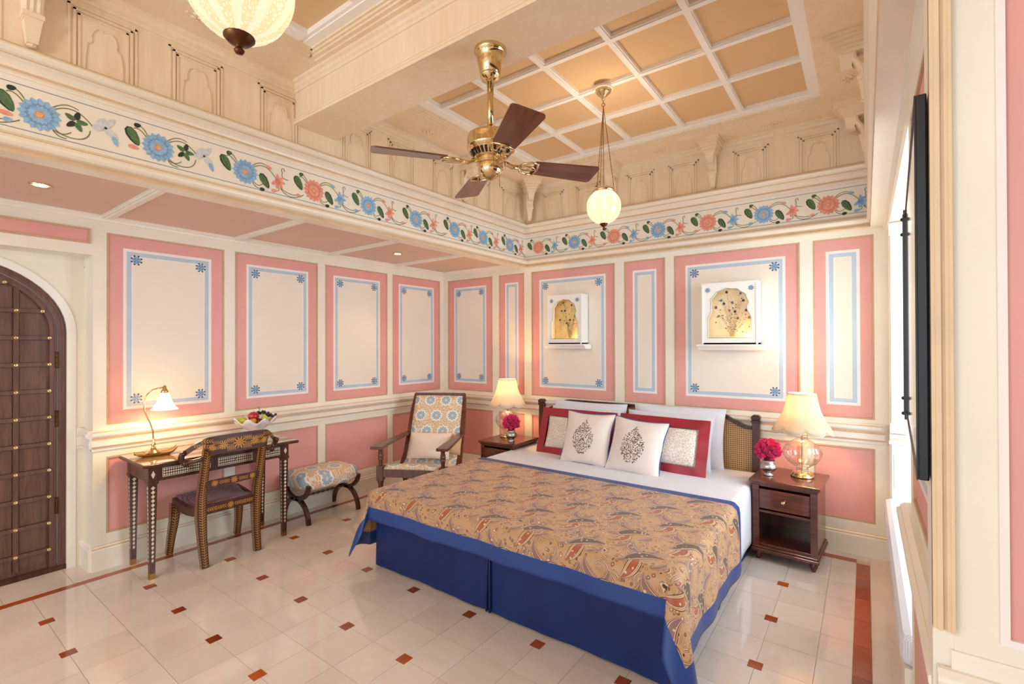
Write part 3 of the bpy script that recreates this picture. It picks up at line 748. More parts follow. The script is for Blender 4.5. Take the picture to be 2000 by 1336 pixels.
# pier near the camera
pr_ = MB()
YP = -3.033
PP = lambda a, z, d: (a, YP-d, z)
pr_.box(4.120, 4.75, YP, -2.995, 0, 3.05)
pr_.box(4.094, 4.13, YP+.003, -2.96, 0, 2.24)
pier = struct('wall_pier', pr_, CREAM, 'cream pier with a pink panel at the right edge, nearest the camera')
cs = MB()
for k, (x0, x1, d) in enumerate(((4.094, 4.099, .006), (4.099, 4.106, .010), (4.106, 4.111, .004), (4.111, 4.116, .009), (4.116, 4.1205, .013))): pbox(cs, PP, x0, x1, .985, 3.05, -.01, d)
obj('casing', cs, paint('tan_cream_casing_paint', (232, 205, 168), .4, .03, 10), pier)
wall_panel(pier, ff(PP, .0085), 4.172, 4.62, .985, 2.9, False, bm=1)
pprofile_r = [(d*.7, z) for d, z in RAIL]
cr = MB(); pprofile(cr, PP, 4.098, 4.75, [(d, z+.02) for d, z in pprofile_r]); pbox(cr, PP, 4.116, 4.75, .915, .955, 0, .004); obj('chair_rail', cr, CREAM_W, pier)
bs = MB(); pprofile(bs, PP, 4.10, 4.75, BASE); obj('plinth', bs, CREAM_W, pier)
wall_panel(pier, ff(PP, .0085), 4.172, 4.62, .25, .70, False, name='dado_panel', bm=1)
# room behind the camera, open to a large window side
mb = MB(); mb.box(5.5, 5.6, -7.2, -3.0, 0, 3.136); mb.box(4.72, 5.6, -3.03, -2.9, 0, 3.136)
struct('wall_entry', mb, CREAM)

# ------------------------------------------------------------------ television
tv = thing('television', (4.0965, -2.535, 1.22), 'slim black wall television seen edge-on at the right wall', 'television', radians(-2.18))
scr = NT('glossy_screen'); SCR = scr.fin(scr.ramp(scr.noise(scr.coord('Object'), 3).outputs[0], [(0, (.01, .01, .012)), (1, (.014, .014, .016))]), .03, 0, 1.0, 1.0)
obj('television_body', MB().box(.000, .014, -.49, .49, 0, .65), BLACK, tv, bevel=.002)
obj('screen', MB().box(-.0008, .0, -.482, .482, .010, .640), SCR, tv)
bz = MB(); bz.box(-.0026, 0, -.49, .49, .0, .010); bz.box(-.0026, 0, -.49, .49, .640, .65); bz.box(-.0026, 0, -.49, -.482, .01, .64); bz.box(-.008, 0, .470, .49, -.002, .652); obj('bezel', bz, BLACK, tv)
br = MB(); br.box(.014, .022, .30, .34, .08, .57); br.box(.014, .024, -.1, .1, .2, .45); obj('wall_bracket', br, BLACK, tv)
for z in (.62, .03):
    hg = MB(); hg.box(-.006, .008, .492, .50, z-.05, z+.05)
    for q in (-.03, .02): hg.sphere((-.008, .497, z+q), .006, 8, 6)
    obj('hinge_plate', hg, BLACK, tv)

# ------------------------------------------------------------------ fabrics
def uvsplit(s, kind='UV'):
    c = s.coord(kind); o = s.n('ShaderNodeSeparateXYZ'); s.l(c, o.inputs[0]); return o.outputs[0], o.outputs[1], c
def floral(name, period=.13, uvk='UV'):
    s = NT(name); u, v, c = uvsplit(s, uvk)
    U = s.m('DIVIDE', u, period); V = s.m('DIVIDE', v, period*.95)
    row = s.m('FLOOR', V); U = s.m('ADD', U, s.m('MULTIPLY', s.m('MODULO', s.m('ABSOLUTE', row), 2.0), .5))
    x = s.m('SUBTRACT', s.m('FRACT', U), .5); y = s.m('SUBTRACT', s.m('FRACT', V), .5)
    r = s.m('SQRT', s.m('ADD', s.m('MULTIPLY', x, x), s.m('MULTIPLY', y, y))); th = s.m('ARCTAN2', y, x)
    sc = s.m('MULTIPLY', s.m('COSINE', s.m('MULTIPLY', th, 10.0)), .03); rr = s.m('ADD', r, sc)
    vo = s.vor(c, 1/period*8, 'DISTANCE_TO_EDGE'); vine = s.m('LESS_THAN', vo.outputs[0], .09)
    n = s.noise(c, 60, 3)
    tan_ = s.mix(n.outputs[0], lin((204, 164, 122)), lin((216, 182, 144))); base = s.mix(vine, tan_, lin((232, 218, 198)))
    white = s.m('LESS_THAN', rr, .36); blue = s.m('LESS_THAN', rr, .27); ctr = s.m('LESS_THAN', r, .07)
    bl = s.mix(s.m('GREATER_THAN', s.m('COSINE', s.m('MULTIPLY', th, 10.0)), .6), lin((158, 178, 196)), lin((184, 196, 204)))
    col = s.mix(white, base, lin((244, 236, 222))); col = s.mix(blue, col, bl); col = s.mix(ctr, col, lin((226, 214, 190)))
    s.bump(n.outputs[0], .15, .001); return s.fin(col, .85, sheen=.1)
FLORAL = floral('blue_floral_upholstery', .165)
FLORALS = floral('blue_floral_stool_upholstery', .17)
def paisley():
    s = NT('paisley_silk'); u, v, c = uvsplit(s)
    def warp(sc_, amt, vec):
        wv = s.noise(vec, sc_, 2); q = s.n('ShaderNodeVectorMath', operation='SUBTRACT'); s.l(wv.outputs[1], q.inputs[0]); q.inputs[1].default_value = (.5, .5, .5)
        ad = s.n('ShaderNodeVectorMath', operation='SCALE'); s.l(q.outputs[0], ad.inputs[0]); ad.inputs[3].default_value = amt
        o = s.n('ShaderNodeVectorMath', operation='ADD'); s.l(vec, o.inputs[0]); s.l(ad.outputs[0], o.inputs[1]); return o.outputs[0]
    c2 = warp(11, .07, c)
    # flowing ribbons between the motifs
    v1 = s.vor(c2, 9.0); d = v1.outputs['Distance']; ring = s.m('FRACT', s.m('MULTIPLY', d, 7.5))
    CR, TN, RU, BR, MV, OC, DK = lin((228, 200, 164)), lin((200, 158, 116)), lin((176, 98, 62)), lin((132, 84, 56)), lin((150, 112, 108)), lin((190, 134, 76)), lin((70, 42, 32))
    base = s.ramp(ring, [(0, DK), (.09, CR), (.22, TN), (.34, BR), (.42, CR), (.50, RU), (.60, TN), (.70, DK), (.76, CR), (.86, MV), (.94, OC)], 'CONSTANT')
    # small florets and berries packed between the ribbons
    v3 = s.vor(warp(30, .012, c), 40); r3 = v3.outputs['Distance']; pk = s.ramp(v3.outputs['Color'], [(0, RU), (.28, CR), (.42, OC), (.56, MV), (.68, TN), (.84, lin((200, 116, 84)))], 'CONSTANT')
    flo = s.mix(s.m('LESS_THAN', r3, .33), TN, DK); flo = s.mix(s.m('LESS_THAN', r3, .27), flo, pk); flo = s.mix(s.m('LESS_THAN', r3, .10), flo, CR)
    pick = s.m('GREATER_THAN', s.noise(c2, 14, 1).outputs[0], .46); base = s.mix(pick, base, flo)
    def tear(P, Q, offu, offv, ang, size, col0, bend=5.0):
        U = s.m('DIVIDE', s.m('ADD', u, offu), P); V = s.m('DIVIDE', s.m('ADD', v, offv), Q)
        row = s.m('FLOOR', V); U = s.m('ADD', U, s.m('MULTIPLY', s.m('MODULO', s.m('ABSOLUTE', row), 2.0), .5))
        x = s.m('MULTIPLY', s.m('SUBTRACT', s.m('FRACT', U), .5), P); y = s.m('MULTIPLY', s.m('SUBTRACT', s.m('FRACT', V), .5), Q)
        ca, sa = cos(ang), sin(ang)
        xr = s.m('ADD', s.m('MULTIPLY', x, ca), s.m('MULTIPLY', y, sa)); yr = s.m('SUBTRACT', s.m('MULTIPLY', y, ca), s.m('MULTIPLY', x, sa))
        yb = s.m('SUBTRACT', yr, s.m('MULTIPLY', s.m('MULTIPLY', xr, xr), bend))
        t = s.m('DIVIDE', s.m('ADD', xr, size), 2*size)                       # 0 at the round head, 1 at the tip
        t = s.m('MINIMUM', s.m('MAXIMUM', t, 0.0001), 1.0)
        w = s.m('MULTIPLY', s.m('MULTIPLY', s.m('SQRT', t), s.m('POWER', s.m('SUBTRACT', 1.0, t), .85)), size*1.18)
        dd = s.m('DIVIDE', s.m('ABSOLUTE', yb), s.m('MAXIMUM', w, .0004))
        inn = s.m('MULTIPLY', s.m('LESS_THAN', dd, 1.0), s.m('LESS_THAN', s.m('ABSOLUTE', xr), size)); e = dd
        body = s.ramp(e, col0, 'CONSTANT')
        dots = s.m('MULTIPLY', s.m('LESS_THAN', r3, .24), s.m('LESS_THAN', e, .62)); body = s.mix(dots, body, CR); return inn, body
    C1 = [(0, lin((104, 84, 74))), (.62, CR), (.70, RU), (.80, CR), (.88, DK)]
    C2 = [(0, RU), (.45, DK), (.52, CR), (.64, OC), (.76, CR), (.88, DK)]
    C3 = [(0, MV), (.5, CR), (.62, BR), (.82, CR), (.92, DK)]
    for args in ((.15, .12, .05, .03, 2.3, .042, C3, 9), (.28, .23, .17, .12, 1.9, .070, C2, 6), (.28, .23, .02, .0, -.5, .088, C1, 5), (.28, .23, .10, .05, -2.2, .062, C3, 7)):
        m_, b_ = tear(*args); base = s.mix(m_, base, b_)
    n = s.noise(c, 400, 2); s.bump(s.m('ADD', ring, n.outputs[0]), .06, .001)
    return s.fin(base, .48, sheen=.12)
PAISLEY = paisley()
BLUEF = paint('royal_blue_satin', (34, 70, 142), .42, .05, 4, sheen=.03, bump=.05)
BLUES = paint('deep_blue_skirt_satin', (22, 44, 100), .5, .08, 4, sheen=.0, bump=.05, spec=.3)
REDF = paint('crimson_satin', (162, 28, 50), .4, .08, 5, sheen=.2)
BEIGEB = None
def brocade():
    s = NT('beige_brocade'); v = s.coord('Object'); vo = s.vor(v, 55, 'DISTANCE_TO_EDGE'); f = s.m('LESS_THAN', vo.outputs[0], .12); n = s.noise(v, 30, 4)
    col = s.mix(f, s.mix(n.outputs[0], lin((206, 186, 166)), lin((224, 206, 190))), lin((240, 230, 222))); s.bump(vo.outputs[0], .3, .001); return s.fin(col, .5, sheen=.2)
BEIGEB = brocade()
def cane():
    s = NT('woven_cane'); c = s.coord('Object'); sp = s.n('ShaderNodeSeparateXYZ'); s.l(c, sp.inputs[0])
    P = .0155
    fx = s.m('SUBTRACT', s.m('FRACT', s.m('DIVIDE', sp.outputs[0], P)), .5); fz = s.m('SUBTRACT', s.m('FRACT', s.m('DIVIDE', sp.outputs[2], P)), .5)
    r = s.m('SQRT', s.m('ADD', s.m('MULTIPLY', fx, fx), s.m('MULTIPLY', fz, fz))); hole = s.m('LESS_THAN', r, .30)
    col = s.mix(hole, lin((214, 174, 122)), lin((104, 68, 40))); s.bump(s.m('SUBTRACT', 1.0, hole), .5, .002); return s.fin(col, .5)
CANE = cane()

# ------------------------------------------------------------------ bed
X0B, X1B, YF, YH, ZT = 1.41, 3.335, -2.055, -.11, .485
bed = thing('bed', ((X0B+X1B)/2, -1.08, 0), 'large bed with deep blue skirt and carved cane headboard', 'bed')
bx, by = (X0B+X1B)/2, -1.08
hwB = (X1B-X0B)/2
obj('mattress', MB().box(-hwB+.01, hwB-.01, YF-by+.012, YH-by, .26, ZT-.012), LINEN, bed, bevel=.03)
obj('bed_base', MB().box(-hwB+.04, hwB-.04, YF-by+.04, YH-by, .06, .26), DARKW, bed)
def skirt(p0, p1, n, amp, seed):
    mb = MB(); rr = random.Random(seed); A = Vector(p0); B = Vector(p1); t = (B-A).normalized(); nn = Vector((t.y, -t.x, 0)); rows = []
    L = (B-A).length; ph = rr.random()*6
    for k in range(9):
        z = .42-(.42-.012)*k/8; row = []
        for i in range(n+1):
            u = i/n; w = amp*(k/8)**1.3*(sin(u*L*9+ph)+.6*sin(u*L*23+ph*2)+.25*sin(u*L*61)); w += .004*(k/8)
            p = A+(B-A)*u+nn*(w); row.append((p.x, p.y, z))
        rows.append(row)
    back = [[(p[0]-nn.x*.004, p[1]-nn.y*.004, p[2]) for p in r] for r in rows]
    for S_, fl in ((rows, 0), (back, 1)):
        ids = [[mb.V(p) for p in r] for r in S_]
        for i in range(len(ids)-1):
            for j in range(n):
                f = [ids[i][j], ids[i+1][j], ids[i+1][j+1], ids[i][j+1]]; mb.F(f if not fl else f[::-1])
    return mb
yf = YF-by-.004; xc = 2.362-bx
obj('bed_skirt', skirt((-hwB, yf, 0), (xc-.004, yf, 0), 60, .004, 1), BLUES, bed, True)
obj('bed_skirt', skirt((xc+.004, yf, 0), (hwB, yf, 0), 60, .004, 2), BLUES, bed, True)
obj('bed_skirt', skirt((hwB+.004, yf, 0), (hwB+.012, YH-by-.75, 0), 50, .007, 3), BLUES, bed, True)
obj('bed_skirt', skirt((hwB+.004, YH-by-.74, 0), (hwB+.004, YH-by, 0), 40, .004, 5), BLUES, bed, True)
obj('bed_skirt', skirt((-hwB-.002, YH-by, 0), (-hwB-.002, yf, 0), 50, .005, 4), BLUES, bed, True)
pf = MB()
for q in (-1, 1): pf.tube([(xc+q*.006, yf-.004, .40), (xc+q*.009, yf-.010, .2), (xc+q*.012, yf-.012, .012)], .007, 8, up=(1, 0, 0))
obj('pleat', pf, BLUES, bed, True)
# headboard
for sx in (-1, 1):
    hb = MB(); X = sx*(hwB-.0)
    hb.frus(0, .855, (.028, .025), (.026, .024), (X, -.06-by), (X, -.045-by)); hb.box(X-.032, X+.032, -.078-by, -.018-by, .855, .87)
    hb.frus(.87, .895, (.027, .026), (.034, .031), (X, -.048-by)); hb.frus(.895, .912, (.034, .031), (.018, .018), (X, -.048-by))
    obj('headboard_post', hb, DARKW, bed, bevel=.003)
def htop(u):  # u -1..1
    a = abs(u); return .80+.13*max(0, cos(min(1, (1-a)/.28)*pi)*-1)/2*1+.065*(1 if a < .72 else 0) if False else .81+.10*(0.5-0.5*cos(pi*min(1, (1-a)/.30)))
tr = MB(); N_ = 60; W_ = hwB-.03
P = [(W_*(2*i/N_-1), -.046-by, htop(2*i/N_-1)) for i in range(N_+1)]
tr.sweep(P, [(-.014, -.018), (.014, -.018), (.014, .018), (-.014, .018)], up=(0, 1, 0)); obj('top_rail', tr, DARKW, bed)
cp = MB(); top_ = [cp.V((p[0], -.044-by, p[2])) for p in P]; bot_ = [cp.V((p[0], -.044-by, .40)) for p in P]
for i in range(N_): cp.F([bot_[i], bot_[i+1], top_[i+1], top_[i]])
obj('cane_panel', cp, CANE, bed)
for u in (-.33, .33):
    ms = MB(); ms.box(W_*u-.02, W_*u+.02, -.062-by, -.03-by, .4, htop(u))
    obj('muntin', ms, DARKW, bed)

# draped sheets: s across, t along from the head; analytic folding over edges and corners
def drape(name, x0, x1, yf, yh, zt, ovs_l, ovs_r, ovf, border, mats, tilt=22, rad=.035, nx=90, ny=80, foot=True, wav=.006, border_h=None, amp2=0, tuck=None):
    mb = MB(); Wd = x1-x0; Ld = yh-yf
    bh = border if border_h is None else border_h
    S = sorted(set([-ovs_l+(ovs_l+ovs_r+Wd)*i/nx for i in range(nx+1)]+[-ovs_l+border, Wd+ovs_r-border, 0, Wd])); T = sorted(set([(Ld+(ovf if foot else 0))*i/ny for i in range(ny+1)]+[bh]+([Ld+ovf-border, Ld] if foot else [])))
    def pos(s, t):
        a = -s if s < 0 else (s-Wd if s > Wd else 0); sx = -1 if s < 0 else 1
        b = max(0, t-Ld)
        bxp = min(max(s, 0), Wd)+x0; byp = yh-min(t, Ld)
        # soft hem lines on top
        rho = sqrt(a*a+b*b)
        if rho < 1e-9: return (bxp, byp, zt+.002*sin(s*7)*sin(t*6))
        phi = atan2(b, a)
        pn = phi/(pi/2); th = radians(tilt)*(sin(pi*pn**.62)**.9 if a > 0 and b > 0 else 0)
        az = pi/2*min(1, pn/.42)**.9 if a > 0 and b > 0 else phi
        dirx, diry = cos(az)*sx, -sin(az)
        if rho < rad*pi/2: out_, dz = rad*sin(rho/rad), rad*(1-cos(rho/rad))
        else: out_, dz = rad+(rho-rad*pi/2)*sin(th), rad+(rho-rad*pi/2)*cos(th)
        w = wav*min(1, rho/.15)*(sin((byp if a > 0 else bxp)*11+phi*3)+.6*sin((byp if a > 0 else bxp)*23+1))
        if amp2 and b == 0 and a > 0: out_ += amp2*(dz)*max(0, sin((t/Ld)*pi*2.2+.4))
        z = zt-dz
        if z < .012: out_ += (.012-z)*.6; z = .012
        out_ += w-rad*.0
        return (bxp+dirx*(out_-rad*0), byp+diry*out_, z)
    G = [[mb.V(pos(s, t)) for t in T] for s in S]
    for i in range(len(S)-1):
        for j in range(len(T)-1):
            sm, tm = (S[i]+S[i+1])/2, (T[j]+T[j+1])/2
            bd = (sm < -ovs_l+border) or (sm > Wd+ovs_r-border) or (foot and tm > Ld+ovf-border) or (tm < bh)
            uv = [(S[i], T[j]), (S[i], T[j+1]), (S[i+1], T[j+1]), (S[i+1], T[j])]
            mb.F([G[i][j], G[i][j+1], G[i+1][j+1], G[i+1][j]], 1 if bd and len(mats) > 1 else 0, uv)
    o = obj(name, mb, mats, None, True); so = o.modifiers.new('thick', 'SOLIDIFY'); so.thickness = .004; so.offset = 1
    return o
sh = drape('white_sheet', X0B-.004, X1B+.004, -1.5, -.12, ZT+.002, .30, .405, 0, 0, [LINEN], foot=False, rad=.03, wav=.002, nx=70, ny=40)
tag(sh, 'white bed sheet hanging smoothly over the right side of the bed', 'sheet')
sp = drape('bedspread', X0B-.012, X1B+.012, YF-.012, -.955, ZT+.012, .40, .42, .205, .085, [PAISLEY, BLUEF], rad=.045, border_h=.075, tilt=19, amp2=.03)
tag(sp, 'brown paisley bedspread with royal blue border draped over the foot of the bed', 'bedspread')

# ------------------------------------------------------------------ pillows
def pillow(w, h, t, n=22, p=2.6, droop=0, pinch=.06, umb=None):
    """cushion in local XZ plane, Y thickness"""
    mb = MB()
    def P_(u, v, s_):
        e = max(0.0, (1-abs(u)**p)*(1-abs(v)**p)); y = t/2*e**.55
        k = 1-pinch*(1-abs(v)**2)*abs(u)**3; kk = 1-pinch*(1-abs(u)**2)*abs(v)**3
        return (u*w/2*k, s_*y+.002*sin(5*u+3*v), v*h/2*kk)
    for s_ in (-1, 1):
        G = [[mb.V(P_(-1+2*i/n, -1+2*j/n, s_)) for j in range(n+1)] for i in range(n+1)]
        for i in range(n):
            for j in range(n):
                f = [G[i][j], G[i+1][j], G[i+1][j+1], G[i][j+1]]; mb.F(f if s_ < 0 else f[::-1])
    return mb, P_
def place(o, loc, tiltx, rz=0):
    o.rotation_euler = (tiltx, 0, rz); o.location = loc
def simple_pillow(loc, w, h, t, tx, rz, label):
    mb, _ = pillow(w, h, t, pinch=.05); o = obj('pillow', mb, LINEN, None, True); place(o, loc, tx, rz); tag(o, label, 'pillow', None); return o
zp = ZT
simple_pillow((1.965, -.15, zp+.215), .74, .46, .15, -.16, 0, 'white bed pillow against the left part of the headboard')
simple_pillow((2.77, -.15, zp+.225), .74, .48, .15, -.16, 0, 'white bed pillow rearmost on the right against the headboard')
simple_pillow((1.99, -.27, zp+.20), .70, .42, .13, -.30, .03, 'white pillow behind the left red-bordered sham')
simple_pillow((2.735, -.28, zp+.205), .70, .44, .13, -.30, -.02, 'white pillow behind the right red-bordered sham')
def sham(loc, tx, rz, label, w=.72, h=.43):
    t = thing('pillow_sham', loc, label, 'pillow', group=None); t.rotation_euler = (tx, 0, rz)
    fl = MB(); n = 40; bw = .075
    def E(u, v): return .004*sin(9*u+2)+.004*sin(7*v)
    def bordp(q):   # q in 0..4 around rectangle
        k = int(q) % 4; f = q-int(q); c = [(-1, -1), (1, -1), (1, 1), (-1, 1)]; a, b = c[k], c[(k+1) % 4]; return a[0]+(b[0]-a[0])*f, a[1]+(b[1]-a[1])*f
    O1 = []; I1 = []; N4 = 64
    for i in range(N4):
        u, v = bordp(4*i/N4); O1.append((u*w/2, E(u, v)+.006*sin(i*.9), v*h/2)); I1.append((u*(w/2-bw), .0, v*(h/2-bw)))
    for dy in (-.005, .005):
        a = [fl.V((p[0], p[1]+dy, p[2])) for p in O1]; b = [fl.V((p[0], p[1]+dy*4, p[2])) for p in I1]
        for i in range(N4): j = (i+1) % N4; f = [a[i], a[j], b[j], b[i]]; fl.F(f if dy < 0 else f[::-1])
    a = [fl.V((p[0], p[1]-.005, p[2])) for p in O1]; b = [fl.V((p[0], p[1]+.005, p[2])) for p in O1]
    for i in range(N4): j = (i+1) % N4; fl.F([a[j], a[i], b[i], b[j]])
    obj('sham_border', fl, REDF, t, True)
    mb, _ = pillow(w-2*bw+.01, h-2*bw+.01, .13, pinch=.03); obj('brocade_centre', mb, BEIGEB, t, True); return t
sham((1.975, -.395, zp+.185), -.34, .02, 'crimson-bordered pillow sham on the left, behind the small cushions')
sham((2.72, -.40, zp+.19), -.34, -.04, 'crimson-bordered pillow sham on the right, behind the small cushions')
MOT = [paint('embroidery_plum', (122, 44, 58), .7, .1, 60), paint('embroidery_green', (78, 88, 56), .7, .1, 60), paint('embroidery_brown', (96, 60, 42), .7, .1, 60)]
CUSH = paint('off_white_cotton', (240, 228, 220), .8, .02, 8, bump=.04); PIPE = paint('blue_piping', (66, 98, 160), .6, .05, 30)
def cushion(loc, tx, rz, ry, label, seed):
    t = thing('cushion', loc, label, 'cushion'); t.rotation_euler = (tx, ry, rz)
    w = h = .44; mb, Pf = pillow(w, h, .15, pinch=.09); obj('cushion_cover', mb, CUSH, t, True)
    path = []
    for k in range(4):
        c = [(-1, -1), (1, -1), (1, 1), (-1, 1)]; a, b = c[k], c[(k+1) % 4]
        for i in range(12):
            f = i/12; u, v = a[0]+(b[0]-a[0])*f, a[1]+(b[1]-a[1])*f; q = Pf(u, v, 1); path.append((q[0]*1.005, q[1]+.003*sin(i*1.3), q[2]*1.005))
    path.append(path[0]); pp = MB(); pp.tube(path, .0045, 6); obj('piping', pp, PIPE, t, True)
    mt = MB(); rr = random.Random(seed)
    def onf(x, z, e=.0016):
        q = Pf(x/(w/2), z/(h/2), -1); return (x, q[1]-e, z)
    def inside(x, z):
        zz = (z+.135)/.28
        if zz < 0 or zz > 1: return False
        half = .088*(sin(pi*min(1, (zz*.92+.04))**.85))**.8 if zz < .75 else .088*.62*((1-zz)/.25)**1.3
        return abs(x) < half
    pts = []
    tries = 0
    while len(pts) < 150 and tries < 5000:
        tries += 1; x = rr.uniform(-.1, .1); z = rr.uniform(-.14, .15)
        if inside(x, z) and all((x-a)**2+(z-b)**2 > .0105**2 for a, b in pts): pts.append((x, z))
    for i, (x, z) in enumerate(pts):
        th = rr.random()*pi; mi = rr.choice((0, 0, 1, 2)); 
        if i % 3 == 0:
            P5 = []
            for k in range(10):
                q = 2*pi*k/10; r = .0082 if k % 2 else .0042; P5.append(onf(x+r*cos(q+th), z+r*sin(q+th)))
            mt.quad(P5, mi)
        else:
            P5 = []
            for k in range(6):
                q = 2*pi*k/6; u, v = .0080*cos(q), .0029*sin(q); P5.append(onf(x+u*cos(th)-v*sin(th), z+u*sin(th)+v*cos(th)))
            mt.quad(P5, mi)
    obj('embroidery', mt, MOT, t)
cushion((2.165, -.545, zp+.195), -.36, -.02, .0, 'left embroidered off-white cushion on the bed, tree motif and blue piping', 3)
cushion((2.59, -.56, zp+.18), -.40, -.04, .05, 'right embroidered off-white cushion on the bed, blue wavy piping showing', 5)

# ------------------------------------------------------------------ nightstands
def nightstand(loc, rot, label):
    t = thing('nightstand', loc, label, 'nightstand', rot, 'pair of dark nightstands beside the bed')
    w, d, h = .36, .40, .545
    b = MB(); hw_ = w/2
    b.box(-hw_, -hw_+.018, -d/2, d/2, .075, .51); b.box(hw_-.018, hw_, -d/2, d/2, .075, .51); b.box(-hw_+.018, hw_-.018, d/2-.012, d/2, .075, .51)
    b.box(-hw_+.018, hw_-.018, -d/2+.004, d/2-.012, .10, .116); b.box(-hw_+.018, hw_-.018, -d/2+.002, d/2-.012, .322, .338); b.box(-hw_+.018, hw_-.018, -d/2+.004, d/2-.012, .495, .51)
    obj('cabinet_body', b, MAHOG, t, bevel=.0015)
    for sx in (-1, 1):
        pl = MB(); X = sx*(hw_-.012); pl.box(X-.02, X+.02, -d/2-.008, -d/2, .10, .505)
        for q in (-.009, 0, .009): pl.box(X+q-.0025, X+q+.0025, -d/2-.011, -d/2-.008, .14, .48)
        obj('fluted_pilaster', pl, MAHOG, t)
    bs_ = MB(); bs_.box(-hw_-.016, hw_+.016, -d/2-.02, d/2+.004, .062, .085); bs_.box(-hw_-.010, hw_+.010, -d/2-.014, d/2+.002, .085, .1); obj('base_moulding', bs_, MAHOG, t, bevel=.004)
    tp = MB(); tp.box(-hw_-.026, hw_+.026, -d/2-.03, d/2+.006, .522, h); tp.box(-hw_-.014, hw_+.014, -d/2-.018, d/2+.003, .508, .523); obj('top', tp, MAHOG, t, bevel=.006)
    dr = obj('drawer', MB().box(-hw_+.034, hw_-.034, -d/2-.012, -d/2+.02, .352, .482), MAHOG, t, bevel=.005)
    kn = MB(); kn.mat = Matrix.Translation((0, -d/2-.012, .418)) @ Matrix.Rotation(pi/2, 4, 'X'); kn.lathe([(.005, 0), (.005, .01), (.012, .016), (.013, .022), (.009, .027), (0, .028)], 12); obj('knob', kn, BRASS, dr, True)
    for sx in (-1, 1):
        for sy in (-1, 1):
            lg = MB(); lg.lathe([(.020, .062), (.013, .056), (.022, .045), (.024, .033), (.016, .014), (.011, .004), (.012, 0)], 14, (sx*(hw_-.02), sy*(d/2-.03), 0)); obj('leg', lg, MAHOG, t, True)
    return t
nightstand((3.585, -.30, 0), radians(-3.5), 'dark mahogany nightstand to the right of the bed, drawer above an open shelf')
nightstand((1.235, -.36, 0), radians(2), 'dark nightstand to the left of the bed, half hidden by the bed')

# ------------------------------------------------------------------ lamps
GLASS = clear_glass('clear_blown_glass', (.97, .93, .9))
def shade_mat(name, col, emi, strength, trans=.5):
    s = NT(name); di = s.n('ShaderNodeBsdfDiffuse'); di.inputs[0].default_value = (*lin(col), 1); tl = s.n('ShaderNodeBsdfTranslucent'); tl.inputs[0].default_value = (*lin(col), 1)
    nz = s.noise(s.coord('Object'), 20, 2); s.l(s.ramp(nz.outputs[0], [(.3, tuple(x*.95 for x in lin(col))), (.7, lin(col))]), di.inputs[0])
    mx = s.n('ShaderNodeMixShader'); mx.inputs[0].default_value = trans; s.l(di.outputs[0], mx.inputs[1]); s.l(tl.outputs[0], mx.inputs[2])
    em = s.n('ShaderNodeEmission'); em.inputs[0].default_value = (*emi, 1); em.inputs[1].default_value = strength
    ad = s.n('ShaderNodeAddShader'); s.l(mx.outputs[0], ad.inputs[0]); s.l(em.outputs[0], ad.inputs[1]); s.l(ad.outputs[0], s.out.inputs[0]); return s.mat
SHADE = shade_mat('cream_silk_shade', (226, 212, 192), (1, .8, .55), .04, .42)
def table_lamp(loc, label, power, cat='lamp'):
    t = thing('table_lamp', loc, label, cat, .2, 'pair of glass table lamps on the nightstands')
    b = MB(); b.lathe([(0, 0), (.068, 0), (.072, .006), (.070, .014), (.060, .02), (.064, .026), (.058, .032), (.045, .036), (0, .036)], 28); obj('lamp_base', b, BRASS, t, True, angle=50)
    g = MB(); prof = [(.034, .036), (.036, .050), (.030, .062), (.045, .075), (.078, .10), (.100, .135), (.108, .165), (.098, .20), (.072, .232), (.045, .252), (.034, .262), (.032, .285)]
    g.lathe([(r*1.09 if .06 < z < .25 else r, z) for r, z in prof], 72, lobes=18, amp=.028, cap=False); go = obj('glass_body', g, GLASS, t, True)
    c = MB(); c.lathe([(.006, .036), (.006, .30), (.016, .302), (.016, .34), (.005, .345), (.005, .40)], 10); c.lathe([(.034, .283), (.036, .29), (.03, .298), (.012, .30)], 16); obj('stem', c, BRASS, t, True, angle=50)
    sh_ = MB(); N_ = 96; prof = [(.086, .565, 0), (.090, .54, 0), (.098, .50, .0), (.108, .46, .0), (.124, .42, .01), (.146, .38, .03), (.168, .345, .05), (.184, .318, .06)]
    rs = []
    for r, z, k in prof:
        ring = []
        for i in range(N_):
            a = 2*pi*i/N_; sc = abs(sin(4*a)); rr = r*(1-.05*(1-sc**.5)-0)*(1+k*0.6*(sc-.5)); zz = z-(k*.5)*(sc**.6)*1.0+(.012*k/.06)
            ring.append((rr*cos(a), rr*sin(a), zz))
        rs.append(ring)
    sh_.rings(rs, True, False); so = obj('lamp_shade', sh_, SHADE, t, True); so.modifiers.new('thick', 'SOLIDIFY').thickness = .0015
    tm = MB(); tm.tube([p for p in rs[-1]]+[rs[-1][0]], .003, 6); obj('shade_ring', MB().torus((0, 0, .565), .086, .004, 32, 6), paint('beige_braid', (206, 190, 168), .7, .05, 30), t, True); obj('shade_trim', tm, paint('beige_braid', (206, 190, 168), .7, .05, 30), t, True)
    bl = MB(); bl.sphere((0, 0, .43), .028, 12, 8, None, (1, 1, 1.3)); BM = _cache.get('bulb') or NT('warm_bulb'); 
    if not isinstance(BM, bpy.types.Material):
        BM.p.inputs['Emission Color'].default_value = (*WARM2, 1); BM.p.inputs['Emission Strength'].default_value = 6; BM = BM.fin((1, .9, .7), .5); _cache['bulb'] = BM
    obj('bulb', bl, BM, t, True)
    point('table_lamp_light', (loc[0], loc[1], loc[2]+.475), power, WARM, .04)
    return t
table_lamp((3.655, -.27, .545), 'glass melon table lamp with cream scalloped shade on the right nightstand', 6.5)
table_lamp((1.165, -.30, .545), 'glass melon table lamp with cream scalloped shade on the left nightstand', 9)

